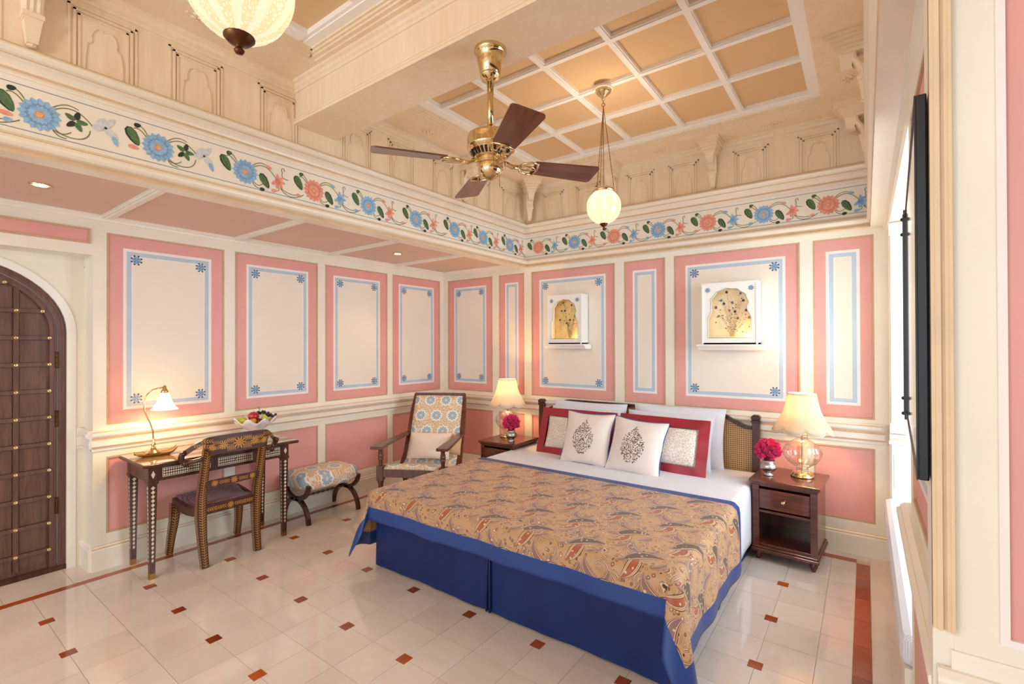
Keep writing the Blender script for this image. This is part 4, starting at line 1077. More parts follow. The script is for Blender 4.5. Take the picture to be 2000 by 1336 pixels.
# vases with roses
SILV = NT('hammered_silver'); _v = SILV.vor(SILV.coord('Object'), 160); SILV.bump(_v.outputs[0], .6, .002); SILV = SILV.fin(lin((196, 192, 190)), .22, 1)
ROSE = paint('magenta_rose_petals', (236, 40, 118), .6, .14, 40, sheen=.2)
def rose_mesh(r, seed):
    rr = random.Random(seed); mb = MB()
    for layer, (n, rad, tilt_, s_) in enumerate(((3, .18, .2, .5), (5, .42, .6, .62), (7, .7, 1.0, .7))):
        for k in range(n):
            a = 2*pi*k/n+layer*.5+rr.random()*.3; c = Vector((cos(a), sin(a), 0)); tng = Vector((-sin(a), cos(a), 0)); G = []
            for i in range(4):
                v = i/3; row = []
                for j in range(4):
                    u = j/3*2-1; w = s_*(.5+.6*sin(pi*(v*.7+.15)))
                    p = c*rad*(.5+.55*v*tilt_)+tng*u*w*.75+Vector((0, 0, 1))*(v*(1.05-.22*layer)-.35)-c*(u*u)*.16
                    p += Vector((rr.uniform(-1, 1), rr.uniform(-1, 1), rr.uniform(-1, 1)))*.05*(1 if i == 3 else 0)
                    row.append(mb.V(tuple(p*r)))
                G.append(row)
            for i in range(3):
                for j in range(3): mb.F([G[i][j], G[i][j+1], G[i+1][j+1], G[i+1][j]])
    mb.sphere((0, 0, .0), r*.42, 8, 6); return mb.mesh('rose', ROSE, True)
RM = [rose_mesh(.030, s_) for s_ in (1, 2, 3)]
def vase(loc, rlab, vlab, k=1.0):
    v = thing('vase', loc, vlab, 'vase'); b = MB()
    b.lathe([(0, 0), (.030, 0), (.034, .006), (.020, .014), (.018, .02), (.034, .03), (.050, .046), (.054, .062), (.048, .080), (.036, .092), (.034, .098), (.042, .104), (.040, .104), (.03, .098), (.03, .09), (0, .09)], 28); obj('vase_body', b, SILV, v, True)
    q = thing('rose_bouquet', (loc[0], loc[1], loc[2]+.10), rlab, 'flowers'); n = 34; c0 = .070
    core = MB(); core.sphere((0, 0, c0-.004), .058, 14, 10); core.lathe([(.024, -.02), (.03, .02)], 10); obj('foliage_core', core, paint('dark_rose_core', (120, 10, 48), .8, .2, 30), q, True)
    for i in range(n):
        z = 1-1.55*(i+.5)/n; a = i*2.39996; r = sqrt(max(0, 1-z*z)); d = Vector((r*cos(a), r*sin(a), z))
        o = obj('rose', RM[i % 3], None, q, loc=tuple(d*.066+Vector((0, 0, c0)))); o.rotation_euler = d.to_track_quat('Z', 'Y').to_euler()
    return v
vase((3.462, -.36, .545), 'ball of magenta roses in the silver vase on the right nightstand', 'small hammered silver vase on the right nightstand')
vase((1.330, -.46, .545), 'ball of magenta roses in the vase on the left nightstand', 'small hammered silver vase on the left nightstand')

# ------------------------------------------------------------------ wall niches
NGOLD = paint('gold_mirror_ground', (240, 214, 150), .35, .12, 12, metal=.35); NWHITE = WHITE
def niche(x0, x1, z0, z1, label, seed, gold):
    w = x1-x0; h = z1-z0; t = thing('wall_niche', ((x0+x1)/2, 0, z0), label, 'niche'); D = .125
    # cusped opening
    ow, oz0, oh = w*.385, .050, h*.81
    def outline(n=13):
        pts = [(-ow, oz0), (ow, oz0), (ow, oz0+oh*.40)]; pts += [(ow*.93, oz0+oh*.47), (ow*.83, oz0+oh*.54)]
        cz = oz0+oh*.70; ra, rb = ow*.90, oh*.30
        for i in range(n*4+1):
            th = -.30+(pi+.60)*i/(n*4); l = 1-.06*abs(sin(th*5.5)); pts.append((ra*cos(th)*l, cz+rb*sin(th)*l))
        pts += [(-ow*.83, oz0+oh*.54), (-ow*.93, oz0+oh*.47), (-ow, oz0+oh*.40)]; return pts
    O = outline(); cen = (0, oz0+oh*.5); FN = lambda a, z, d: (a, -d, z)
    fr = MB(); N_ = len(O); rect = []
    for a, z in O:
        th = atan2(z-h/2, a); k = min((w/2)/abs(cos(th)) if abs(cos(th)) > 1e-6 else 9, (h/2)/abs(sin(th)) if abs(sin(th)) > 1e-6 else 9); rect.append([k*cos(th), h/2+k*sin(th)])
    for c in ((w/2, 0), (-w/2, 0), (w/2, h), (-w/2, h)):
        i = min(range(N_), key=lambda q: (rect[q][0]-c[0])**2+(rect[q][1]-c[1])**2); rect[i] = list(c)
    for i in range(N_):
        j = (i+1) % N_; fr.quad([FN(*rect[i], D), FN(*rect[j], D), FN(*O[j], D), FN(*O[i], D)]); fr.quad([FN(*O[i], D), FN(*O[j], D), FN(*O[j], D-.02), FN(*O[i], D-.02)])
        fr.quad([FN(*rect[i], D-.02), FN(*rect[j], D-.02), FN(*O[j], D-.02), FN(*O[i], D-.02)])
    obj('cusped_front', fr, WHITE, t)
    bx_ = MB(); bx_.box(-w/2, -w/2+.012, -D-.004, 0, 0, h); bx_.box(w/2-.012, w/2, -D-.004, 0, 0, h); bx_.box(-w/2-.002, w/2+.002, -D-.006, 0, h-.012, h+.004); bx_.box(-w/2, w/2, -D, 0, 0, .012); obj('niche_box', bx_, WHITE, t)
    obj('painted_back', MB().box(-w/2+.012, w/2-.012, -.012, -.008, .012, h-.012), NGOLD if gold else paint('pale_niche_ground', (246, 226, 184), .4, .06, 14), t)
    obj('outline', MB().tube([FN(a, z, D+.0008) for a, z in O]+[FN(*O[0], D+.0008)], .0018, 5), paint('grey_outline', (130, 130, 132), .6, .1, 30), t)
    sf = MB(); pprofile(sf, FN, -w/2-.035, w/2+.035, [(0, -.046), (D-.01, -.046), (D, -.036), (D+.012, -.02), (D+.03, -.014), (D+.034, 0), (0, 0)]); obj('shelf', sf, WHITE, t)
    rs = MB()
    for sx in (-1, 1): rosette(rs, FN, sx*(w/2-.045), h-.05, .019, D+.001, 0, 1, 2)
    obj('rosette', rs, [FLB, NAVY, WLINE], t)
    rr = random.Random(seed); fl = MB(); dd = .0145
    def lf(a, z, L, wv, th, mi, n=7):
        pts = []
        for i in range(n):
            q = 2*pi*i/n; x, y = L*cos(q), wv*sin(q); pts.append(FN(a+x*cos(th)-y*sin(th), z+x*sin(th)+y*cos(th), dd+rr.random()*.0012))
        fl.quad(pts, mi)
    ctr = [(0, oz0+.02)]
    for k in range(13):
        a1 = (-1+2*(k+.5)/13)*ow*.85; z1_ = oz0+oh*rr.uniform(.35, .96); a0 = a1*.12; P3 = []
        for i in range(13):
            q = i/12; P3.append((a0+(a1-a0)*q**1.5, oz0+.012+(z1_-oz0)*q))
        for i in range(12):
            (xa, za), (xb, zb) = P3[i], P3[i+1]; fl.quad([FN(xa-.0005, za, dd), FN(xa+.0005, za, dd), FN(xb+.0005, zb, dd), FN(xb-.0005, zb, dd)], 2)
            if i > 1:
                if rr.random() < .55:
                    sg = rr.choice((-1, 1)); lf(xa+sg*.009, za+.003, .0055, .0022, sg*.7 if sg > 0 else pi-.7, rr.choice((0, 2, 2, 3)))
        lf(a1, z1_, .010, .010, 0, rr.choice((0, 1, 1, 3)), 9); lf(a1, z1_, .005, .005, 0, 4, 7)
    for k in range(16): lf(rr.uniform(-1, 1)*ow*.9, oz0+oh*rr.uniform(.1, .95), .006, .0045, rr.random()*3, rr.choice((0, 2, 3)))
    obj('painted_blossoms', fl, [paint('niche_slate', (112, 120, 138), .6, .1, 50), paint('niche_aubergine', (60, 36, 50), .6, .1, 50), paint('niche_olive', (118, 112, 76), .6, .1, 50), paint('niche_mauve', (164, 120, 120), .6, .1, 50), paint('niche_blue', (92, 108, 140), .6, .1, 50)], t)
    point('niche_lamp', ((x0+x1)/2+w*.30, -.05, z0+.05), .35, WARM, .012)
    return t
niche(1.525, 1.895, 1.455, 1.918, 'smaller-looking white wall niche with golden floral back, left of the headboard centre', 4, True)
niche(2.964, 3.364, 1.448, 1.922, 'white wall niche with cusped arch and painted blossoms, right of the headboard centre', 9, False)

# ------------------------------------------------------------------ writing desk
desk = thing('writing_desk', (.235, -2.56, 0), 'dark console writing desk with ivory diamond inlay against the left wall', 'desk')
dh = .722; DX0, DX1, DY0, DY1 = -.222, .245, -.50, .495
tp = MB(); tp.box(DX0, DX1, DY0, DY1, dh-.024, dh-.003); obj('top', tp, DARKW, desk, bevel=.008)
obj('glass_sheet', MB().box(DX0+.004, DX1-.008, DY0+.006, DY1-.006, dh-.0029, dh), paint('glossy_desk_glass', (168, 140, 118), .06, .05, 4, coat=1), desk)
ap = MB(); ax0, ax1, ay0, ay1 = -.175, .212, -.465, .425
ap.box(ax1-.02, ax1, ay0, ay1, .605, dh-.022); ap.box(ax0, ax0+.02, ay0, ay1, .605, dh-.022); ap.box(ax0, ax1, ay0, ay0+.02, .605, dh-.022); ap.box(ax0, ax1, ay1-.02, ay1, .605, dh-.022); obj('apron', ap, DARKW, desk)
for y0, y1 in ((-.395, -.115), (-.075, .16), (.19, .36)):
    dr = obj('drawer', MB().box(ax1, ax1+.004, y0, y1, .622, .688), DARKW, desk)
    lt = MB(); ny_ = int((y1-y0-.014)/.0125); st_y = (y1-y0-.014)/ny_
    for r_i in range(3):
        for q in range(ny_):
            yy = y0+.007+st_y*(q+.5); zz = .6385+.0165*r_i; lt.quad([(ax1+.0048, yy-st_y*.46, zz), (ax1+.0048, yy, zz-.0074), (ax1+.0048, yy+st_y*.46, zz), (ax1+.0048, yy, zz+.0074)])
    obj('lattice_inlay', lt, IVORY, dr)
    b = MB()
    for o in ((y0+.003, y1-.003, .627, .630), (y0+.003, y1-.003, .680, .683), (y0+.003, y0+.006, .63, .68), (y1-.006, y1-.003, .63, .68)): b.box(ax1+.004, ax1+.0058, *o)
    obj('ivory_stringing', b, IVORY, dr)
    kn = MB(); kn.sphere((ax1+.012, (y0+y1)/2, .655), .007, 10, 6); obj('knob', kn, BRASS, dr, True)
for k, (x, y) in enumerate(((ax1-.022, ay0+.024), (ax1-.022, ay1-.024), (ax0+.022, ay0+.024), (ax0+.022, ay1-.024))):
    lg = MB(); lg.box(x-.025, x+.025, y-.025, y+.025, .605, dh-.022); lg.box(x-.028, x+.028, y-.028, y+.028, .590, .606); lg.frus(.035, .590, (.0145, .0145), (.0225, .0225), (x, y)); leg = obj('leg', lg, DARKW, desk)
    dm = MB()
    for i in range(19):
        z = .567-.0265*i; f = (z-.035)/.555; hwid = .0145+.008*f; s_ = (.006+.006*f)
        if z < .09: continue
        for nx, ny in ((1, 0), (0, -1), (0, 1)):
            e = hwid+.0008
            if nx: P4 = [(x+e, y-s_, z), (x+e, y, z-.0125), (x+e, y+s_, z), (x+e, y, z+.0125)]
            else: P4 = [(x-s_, y+ny*e, z), (x, y+ny*e, z-.0125), (x+s_, y+ny*e, z), (x, y+ny*e, z+.0125)]
            dm.quad(P4)
    e = .0255; obj('ivory_inlay', dm, IVORY, leg); dm = MB(); dm.quad([(x+e, y-.011, .65), (x+e, y, .625), (x+e, y+.011, .65), (x+e, y, .675)])
    obj('ivory_diamond', dm, IVORY, leg)
    ft = MB(); ft.frus(0, .036, (.0145, .0145), (.0155, .0155), (x, y)); obj('brass_foot', ft, ABRASS, leg)

# desk lamp and tray
tray = thing('pen_tray', (.215, -2.915, dh), 'boat-shaped dark brass tray beneath the desk lamp', 'tray', radians(78))
tb = MB(); n = 24; rs = []
for i in range(n+1):
    u = -1+2*i/n; w = .055*(1-abs(u)**3*.35); z = .012+.012*abs(u)**4+(.018*max(0, -u)**5 if False else .020*max(0, u)**6)
    x = .115*u; rs.append([(x, -w, z+.010), (x, -w*.9, z-.004 if abs(u) < .9 else z), (x, 0, z-.006), (x, w*.9, z-.004 if abs(u) < .9 else z), (x, w, z+.010), (x, w*.86, z+.008), (x, 0, z+.002), (x, -w*.86, z+.008)])
tb.rings(rs); obj('tray_body', tb, ABRASS, tray, True)
obj('tray_foot', MB().box(-.075, .075, -.03, .03, 0, .009), ABRASS, tray)
dl = thing('desk_lamp', (.205, -2.925, dh+.0), 'brass gooseneck desk lamp with flared glass shade on the desk', 'lamp')
b = MB(); b.lathe([(0, .0145), (.040, .0145), (.044, .022), (.034, .032), (.022, .040), (.014, .052), (.010, .064), (.015, .072), (.009, .084), (.007, .11)], 24); obj('lamp_base', b, BRASS, dl, True, angle=60)
nk = MB(); path = [(0, 0, .10), (0, -.004, .16), (0, -.016, .21), (0, -.036, .26), (0, -.052, .31), (0, -.052, .36), (0, -.036, .405), (0, -.006, .435), (0, .030, .445), (0, .058, .448)]
nk.tube(path, .0052, 10, up=(1, 0, 0)); obj('gooseneck', nk, BRASS, dl, True)
gl_ = MB(); gl_.lathe([(.004, .462), (.010, .455), (.012, .44), (.020, .428), (.024, .415), (.020, .408)], 16, (0, .062, 0)); obj('gallery', gl_, BRASS, dl, True)
FROST = shade_mat('lit_frosted_glass', (250, 240, 225), (1, .84, .55), .30, .5)
sd = MB(); sd.lathe([(.022, .412), (.030, .395), (.036, .37), (.044, .345), (.060, .318), (.078, .300)], 48, (0, .062, 0), cap=False, lobes=12, amp=.02); o = obj('glass_shade', sd, FROST, dl, True)
bl = MB(); bl.sphere((0, .062, .372), .022, 12, 8, None, (1, 1, 1.3)); obj('bulb', bl, _cache['bulb'], dl, True)
point('desk_lamp_light', (.205, -2.863, dh+.335), 5.0, WARM, .03)

# fruit bowl
bowl = thing('fruit_bowl', (.225, -2.275, dh), 'white scalloped pedestal bowl at the right end of the desk', 'bowl')
PORC = paint('white_porcelain', (240, 236, 240), .2, .01, 10, coat=.5)
b = MB(); rs = []
for r, z, k in ((.045, 0, 0), (.048, .006, 0), (.022, .02, 0), (.018, .05, 0), (.035, .07, 0), (.080, .10, .1), (.118, .135, .5), (.146, .160, 1.0), (.140, .163, 1.0), (.11, .142, .5), (.06, .11, .1), (.0, .10, 0)):
    ring = []
    for i in range(80):
        a = 2*pi*i/80; ring.append((r*(1+.05*k*cos(8*a))*cos(a), r*(1+.05*k*cos(8*a))*sin(a), z+.018*k*cos(8*a)))
    rs.append(ring)
b.rings(rs); obj('bowl_body', b, PORC, bowl, True)
fx, fy, fz = .225, -2.275, dh
def fruit(name, loc, r, mat, label, cat, sq=(1, 1, .92), stem=True, pear=False, rot=0):
    t = thing(name, loc, label, cat); t.rotation_euler = (rot, rot*.5, 0); b = MB()
    if pear: b.lathe([(0, -r), (r*.55, -r*.92), (r*.95, -r*.45), (r, 0), (r*.8, r*.5), (r*.48, r*.95), (r*.36, r*1.3), (r*.15, r*1.5), (0, r*1.52)], 16)
    else: b.lathe([(0, -r*.82), (r*.35, -r*.9), (r*.75, -r*.65), (r, -r*.05), (r*.9, r*.5), (r*.5, r*.82), (r*.2, r*.78), (0, r*.66)], 18)
    obj('flesh', b, mat, t, True)
    if stem: s_ = MB(); zt_ = r*1.5 if pear else r*.66; s_.tube([(0, 0, zt_), (.002, 0, zt_+.010), (.005, 0, zt_+.018)], .0018, 6); obj('stem', s_, BRONZE, t, True)
AR = paint('red_apple_skin', (176, 26, 34), .25, .25, 30, coat=.5); PG = paint('green_pear_skin', (190, 200, 60), .4, .12, 30); PLUM = paint('dark_red_plum_skin', (110, 20, 30), .25, .25, 30, coat=.4); PEACH = paint('yellow_peach_skin', (220, 170, 70), .5, .15, 25)
fruit('apple', (fx+.01, fy-.018, fz+.185), .040, AR, 'large red apple on top of the fruit bowl', 'apple')
fruit('plum', (fx+.075, fy-.004, fz+.150), .026, PLUM, 'dark red plum at the front of the fruit bowl', 'plum', rot=.4)
fruit('pear', (fx-.01, fy-.092, fz+.155), .032, PG, 'green pear lying at the left side of the fruit bowl', 'pear', pear=True, rot=1.3)
fruit('pear', (fx+.055, fy+.045, fz+.155), .032, PG, 'green pear standing in the middle right of the fruit bowl', 'pear', pear=True, rot=.25)
fruit('peach', (fx+.055, fy-.045, fz+.150), .030, PEACH, 'yellow peach between the apple and the bowl rim', 'peach', rot=.2)
gr = thing('grape_bunch', (fx+.0, fy+.075, fz+.175), 'bunch of dark grapes hanging over the right of the fruit bowl', 'grapes')
GRP = paint('black_grape_skin', (46, 34, 48), .3, .3, 40, coat=.3); gm = MB().sphere((0, 0, 0), .0105, 10, 7).mesh('grape', GRP, True); rr = random.Random(4)
for i in range(26):
    u = i/25; obj('grape', gm, None, gr, loc=(rr.uniform(-.022, .03), -.045+.115*u+rr.uniform(-.006, .006), .038-.045*u+rr.uniform(-.012, .014)))
sm = MB(); sm.tube([(0, -.04, .03), (0, -.045, .06), (.002, -.055, .078)], .0018, 6); sm.tube([(0, -.04, .03), (0, 0, .02), (0, .05, -.005)], .0018, 6); obj('stem', sm, BRONZE, gr)

# ------------------------------------------------------------------ inlaid side chair
def inlay_mat():
    s = NT('inlaid_vine_rosewood'); u, v, c = uvsplit(s)
    # v in 0..1 around the section; four faces -> local across coordinate
    q = s.m('MULTIPLY', v, 4.0); w = s.m('SUBTRACT', s.m('FRACT', q), .5); aw = s.m('ABSOLUTE', w)
    t = s.m('FRACT', s.m('ADD', s.m('DIVIDE', u, .017), s.m('MULTIPLY', aw, -1.9)))
    leaf_ = s.m('MULTIPLY', s.m('LESS_THAN', s.m('ABSOLUTE', s.m('SUBTRACT', t, .5)), .13), s.m('MULTIPLY', s.m('GREATER_THAN', aw, .05), s.m('LESS_THAN', aw, .34)))
    stm = s.m('LESS_THAN', aw, .028); f = s.m('MAXIMUM', leaf_, stm)
    n = s.noise(c, 40, 4); wd = s.mix(n.outputs[0], lin((56, 28, 18)), lin((92, 50, 30)))
    return s.fin(s.mix(f, wd, lin((206, 150, 74))), .28, 0, None, .2)
INL = inlay_mat()
INLP = wood('rosewood_chair', (54, 26, 17), (92, 48, 30), .3, 1, .15)
GOLDI = paint('golden_inlay_wood', (206, 146, 62), .35, .08, 60)
ch = thing('dining_chair', (.325, -2.575, 0), 'dark side chair inlaid with golden vines, pulled up to the writing desk', 'chair')
SEC = [(-1, -1), (1, -1), (1, 1), (-1, 1)]
def leg(path, ws, parent, name, mat=INL):
    mb = MB(); 
    P2 = []; S2 = []
    n = 6
    for i in range(len(path)-1):
        for k in range(n):
            f = k/n; a, b = Vector(path[i]), Vector(path[i+1]); P2.append(tuple(a.lerp(b, f))); S2.append(tuple(ws[i][q]+(ws[i+1][q]-ws[i][q])*f for q in (0, 1)))
    P2.append(path[-1]); S2.append(ws[-1])
    # smooth
    for _ in range(3):
        Q = [P2[0]]+[tuple((Vector(P2[i-1])+Vector(P2[i])*2+Vector(P2[i+1]))/4) for i in range(1, len(P2)-1)]+[P2[-1]]; P2 = Q
    mb.sweep(P2, SEC, S2, up=(0, 1, 0)); return obj(name, mb, mat, parent, bevel=.002)
for sy in (-1, 1):
    leg([(.205, sy*.168, 0), (.172, sy*.172, .17), (.165, sy*.178, .34), (.178, sy*.180, .46), (.225, sy*.180, .62), (.272, sy*.178, .80)], [(.019, .021), (.021, .024), (.025, .029), (.020, .026), (.018, .024), (.017, .022)], ch, 'rear_leg')
    leg([(-.235, sy*.225, 0), (-.205, sy*.222, .12), (-.175, sy*.212, .26), (-.185, sy*.205, .36)], [(.018, .019), (.020, .022), (.022, .026), (.023, .028)], ch, 'front_leg')
# seat frame
for sy in (-1, 1):
    sr = MB(); path = [(-.20, sy*.205, .365), (-.10, sy*.205, .355), (.02, sy*.20, .345), (.10, sy*.192, .35), (.17, sy*.180, .375)]
    sr.sweep(path, SEC, [(.013, .03), (.013, .03), (.013, .028), (.013, .028), (.013, .03)], up=(0, 0, 1)); obj('side_rail', sr, INLP, ch, bevel=.002)
obj('rear_rail', MB().box(.155, .182, -.17, .17, .335, .395), INLP, ch, bevel=.002)
obj('front_rail', MB().box(-.215, -.19, -.19, .19, .33, .39), INLP, ch, bevel=.002)
def woven():
    s = NT('plum_woven_seat_fabric'); c = s.coord('Object'); ck = s.n('ShaderNodeTexChecker'); mp = s.n('ShaderNodeMapping'); s.l(c, mp.inputs[0]); mp.inputs[2].default_value = (0, 0, .785); mp.inputs[3].default_value = (90, 90, 90); s.l(mp.outputs[0], ck.inputs[0]); ck.inputs['Scale'].default_value = 1
    n = s.noise(c, 25, 3); f = s.m('ADD', s.m('MULTIPLY', ck.outputs[1], .5), s.m('MULTIPLY', n.outputs[0], .5))
    return s.fin(s.ramp(f, [(.25, lin((96, 50, 66))), (.55, lin((150, 78, 92))), (.8, lin((168, 116, 110)))]), .8, sheen=.2)
st = MB(); n = 14; G = []
for i in range(n+1):
    u = i/n; row = []
    for j in range(n+1):
        v = -1+2*j/n; x = -.20+.365*u; hwid = .198-.022*u; e = min(1, 4.5*u, 4.5*(1-u))*min(1, 4.5*(1-abs(v))) if True else 1
        z = .392-.022*sin(pi*u)+.022*max(e, 0)**.5+ .016*(1-u)**3; row.append(st.V((x, hwid*v, z)))
    G.append(row)
for i in range(n):
    for j in range(n): st.F([G[i][j], G[i+1][j], G[i+1][j+1], G[i][j+1]])
so = obj('seat', st, woven(), ch, True); mm = so.modifiers.new('t', 'SOLIDIFY'); mm.thickness = .03; mm.offset = -1
# backrest slat and crest
def board(name, yh_, xf, zc, hh, th, parent, n=28, mat=INLP):
    mb = MB(); rs = []
    for i in range(n+1):
        v = -1+2*i/n; x = xf(v); z = zc(v); h = hh(v); rs.append([(x-th, yh_*v, z-h), (x+th, yh_*v, z-h), (x+th*.8, yh_*v, z+h), (x-th*.8, yh_*v, z+h)])
    mb.rings(rs); return obj(name, mb, mat, parent, bevel=.002)
sl_x = lambda v: .222+.006*(1-v*v); sl_h = lambda v: .020+.006*(1-abs(v))
board('back_slat', .17, sl_x, lambda v: .545+.0*v, sl_h, .008, ch)
cx_f = lambda v: .285+.018*(1-v*v)-(.10*max(0, abs(v)-.62)**1.4*3); 
def _T(v): a = abs(v); return .868-.012*v*v-.095*max(0, a-.62)**1.5*3.2
def _B(v): a = abs(v); return (.742+.004*(1-v*v)) if a < .60 else min(.742+(a-.60)*.60, _T(v)-.034)
cz_f = lambda v: (_T(v)+_B(v))/2
ch_f = lambda v: (_T(v)-_B(v))/2
board('crest_rail', .285, cx_f, cz_f, ch_f, .011, ch, 40)
for sy in (-1, 1):
    sc = MB(); path = [(cx_f(1)-.0, sy*.283, cz_f(1)+.004), (.215, sy*.300, .765), (.190, sy*.300, .735), (.185, sy*.284, .712), (.20, sy*.258, .705), (.222, sy*.232, .710), (.252, sy*.205, .722), (.262, sy*.182, .735)]
    for _ in range(1):
        pass
    sc.tube(path, .016, 10, [1.05, 1.1, 1.15, 1.15, 1.05, .95, .9, .8], up=(1, 0, 0)); sc.sphere((.195, sy*.276, .700), .021, 10, 8); obj('scroll_arm', sc, INLP, ch, True)
# golden sprigs on the broad boards
def sprigs(parent, face, spots, name='gold_inlay'):
    mb = MB()
    def lf(a, z, L, w, th):
        P5 = []
        for i in range(6):
            q = 2*pi*i/6; x, y = L*cos(q), w*sin(q); P5.append(face(a+x*cos(th)-y*sin(th), z+x*sin(th)+y*cos(th)))
        mb.quad(P5)
    for kind, a, z, s_ in spots:
        if kind == 'f':
            for k in range(10): th = 2*pi*k/10; lf(a+.011*s_*cos(th), z+.011*s_*sin(th), .0085*s_, .0022*s_, th)
            lf(a, z, .003*s_, .003*s_, 0)
        else:
            for k in range(5):
                x = a+(k-2)*.0115*s_
                for q in (1, -1): lf(x, z+q*.006*s_, .0075*s_, .0020*s_, q*.75)
            lf(a, z, .03*s_, .0009, 0)
    return obj(name, mb, GOLDI, parent)
face1 = lambda y, z: (cx_f(y/.285)+.0125, y, z)
S1 = []
for y in (-.19, -.13, -.065, .065, .13, .19): S1 += [('v', y, cz_f(y/.285)+.018, 1.1), ('v', y, cz_f(y/.285)-.016, 1.1)]
S1 += [('f', 0, .805, 2.2), ('f', .10, .803, 1.6), ('f', -.10, .803, 1.6), ('f', -.165, .795, 1.2), ('f', .165, .795, 1.2), ('v', .05, .835, 1.0), ('v', -.05, .835, 1.0), ('v', .05, .772, 1.0), ('v', -.05, .772, 1.0), ('v', .225, .812, .9), ('v', -.225, .812, .9)]
sprigs(ch, face1, S1)
sprigs(ch, lambda y, z: (sl_x(y/.17)+.0092, y, z), [('f', 0, .545, 1.3), ('f', -.12, .545, 1.2), ('f', .12, .545, 1.2), ('v', -.06, .545, 1.1), ('v', .06, .545, 1.1)])
sprigs(ch, lambda y, z: (.1835, y, z), [('f', 0, .366, 1.3), ('v', -.06, .366, 1.2), ('v', .06, .366, 1.2), ('v', -.125, .366, 1.2), ('v', .125, .366, 1.2)])

# ------------------------------------------------------------------ stool
st_ = thing('footstool', (.205, -1.70, 0), 'low stool with curved crossed legs and blue floral cushion under the left wall panels', 'stool')
L2 = .265
cu = MB(); n = 20; rs = []
for i in range(n+1):
    u = -1+2*i/n; k = (1-abs(u)**8)**.5 if abs(u) < 1 else 0; k = max(k, .55); ring = []
    m_ = 28
    for j in range(m_):
        a = 2*pi*j/m_; X = .205*abs(cos(a))**.55*(1 if cos(a) >= 0 else -1)*k; Z = .076*abs(sin(a))**.7*(1 if sin(a) >= 0 else -1)*k; ring.append((X, (L2+.01)*u,   .325+Z-.012*(X/.2)**2*0))
    rs.append(ring)
cu.rings(rs, True, True, None, False)
# planar uv
cu.uv = [[((cu.v[q][0]+cu.v[q][2]*.9), cu.v[q][1]) for q in f] for f in cu.f]; cu.hasuv = True
obj('seat_cushion', cu, FLORALS, st_, True)
for sy in (-1, 1):
    y = sy*.235
    for part in (0, 1):
        path = []
        for i in range(13):
            t = i/12
            if part == 0: a = pi+pi*t; path.append((.185*cos(a), y, .315+.135*sin(a)*1.0))       # U holding the cushion
            else: a = pi*t; path.append((.185*cos(a), y, .0+.185*sin(a)))                     # arch to the floor
        mb = MB(); mb.sweep(path, SEC, [(.015, .016)]*13, up=(0, 1, 0)); obj('leg' if part else 'cradle', mb, DARKW, st_, bevel=.003)
    kn = MB(); kn.sphere((0, y, .185), .022, 10, 6, None, (1.1, 1, .8)); obj('boss', kn, DARKW, st_, True)
sb = MB(); sb.tube([(0, -.235+.47*i/40, .185) for i in range(41)], .009, 8, [1+.35*sin(i*1.6) for i in range(41)], up=(1, 0, 0)); obj('stretcher', sb, DARKW, st_, True)

# ------------------------------------------------------------------ plantation armchair
AL = radians(28.5)
pc = thing('armchair', (.925, -1.325, 0), 'reclining wooden armchair with blue floral upholstery in the room corner', 'chair', AL)
def turned(x, y, z0, z1, r, parent, name='leg'):
    mb = MB(); H_ = z1-z0; prof = []
    for f, k in ((0, .7), (.03, .8), (.1, .62), (.3, .8), (.45, 1.0), (.5, .75), (.54, 1.05), (.6, 1.0), (.64, .8), (.7, .95), (.8, .7), (.9, .85), (.95, 1.0), (1, .9)): prof.append((r*k, z0+H_*f))
    mb.lathe(prof, 14, (x, y, 0)); return obj(name, mb, TEAK, parent, True)
for sx in (-1, 1):
    x = sx*.272
    turned(x, .0, 0, .31, .026, pc, 'front_leg'); turned(x, .0, .425, .575, .024, pc, 'arm_post')
    obj('post_block', MB().box(x-.029, x+.029, -.029, .029, .305, .43), TEAK, pc, bevel=.003)
    leg([(x, .62, 0), (x, .60, .15), (x, .57, .30)], [(.02, .02), (.022, .022), (.024, .024)], pc, 'rear_leg', TEAK)
    arm = MB(); P2 = [(x+sx*.012, -.075, .588), (x+sx*.012, .10, .590), (x+sx*.006, .35, .588), (x, .60, .586), (x, .70, .588)]
    arm.sweep(P2, [(-1, -1), (1, -1), (1, 1), (-1, 1)], [(.050, .012), (.046, .012), (.036, .012), (.028, .012), (.026, .012)], up=(0, 0, 1)); obj('arm', arm, TEAK, pc, bevel=.003)
    sr = MB(); P3 = [(x-sx*.0, .01, .375), (x, .2, .335), (x, .42, .295), (x, .52, .30), (x-sx*.006, .60, .40), (x-sx*.01, .70, .60), (x-sx*.014, .79, .80), (x-sx*.024, .855, .945)]
    sr.sweep(P3, SEC, [(.016, .03)]*4+[(.016, .026)]*3+[(.015, .020)], up=(1, 0, 0)); obj('side_frame', sr, TEAK, pc, bevel=.003)
obj('front_rail', MB().box(-.25, .25, -.022, .014, .335, .40), TEAK, pc, bevel=.003)
tr = MB(); tr.box(-.262, .262, .842, .868, .925, .962); obj('top_rail', tr, TEAK, pc, bevel=.004)
up_ = MB(); prof = [(-.015, .395), (.0, .412), (.05, .42), (.15, .40), (.30, .362), (.42, .335), (.50, .335), (.555, .37), (.60, .45), (.66, .57), (.73, .73), (.79, .865), (.825, .935)]
L_ = [0]
for i in range(1, len(prof)): L_.append(L_[-1]+sqrt((prof[i][0]-prof[i-1][0])**2+(prof[i][1]-prof[i-1][1])**2))
NW = 10; G = []
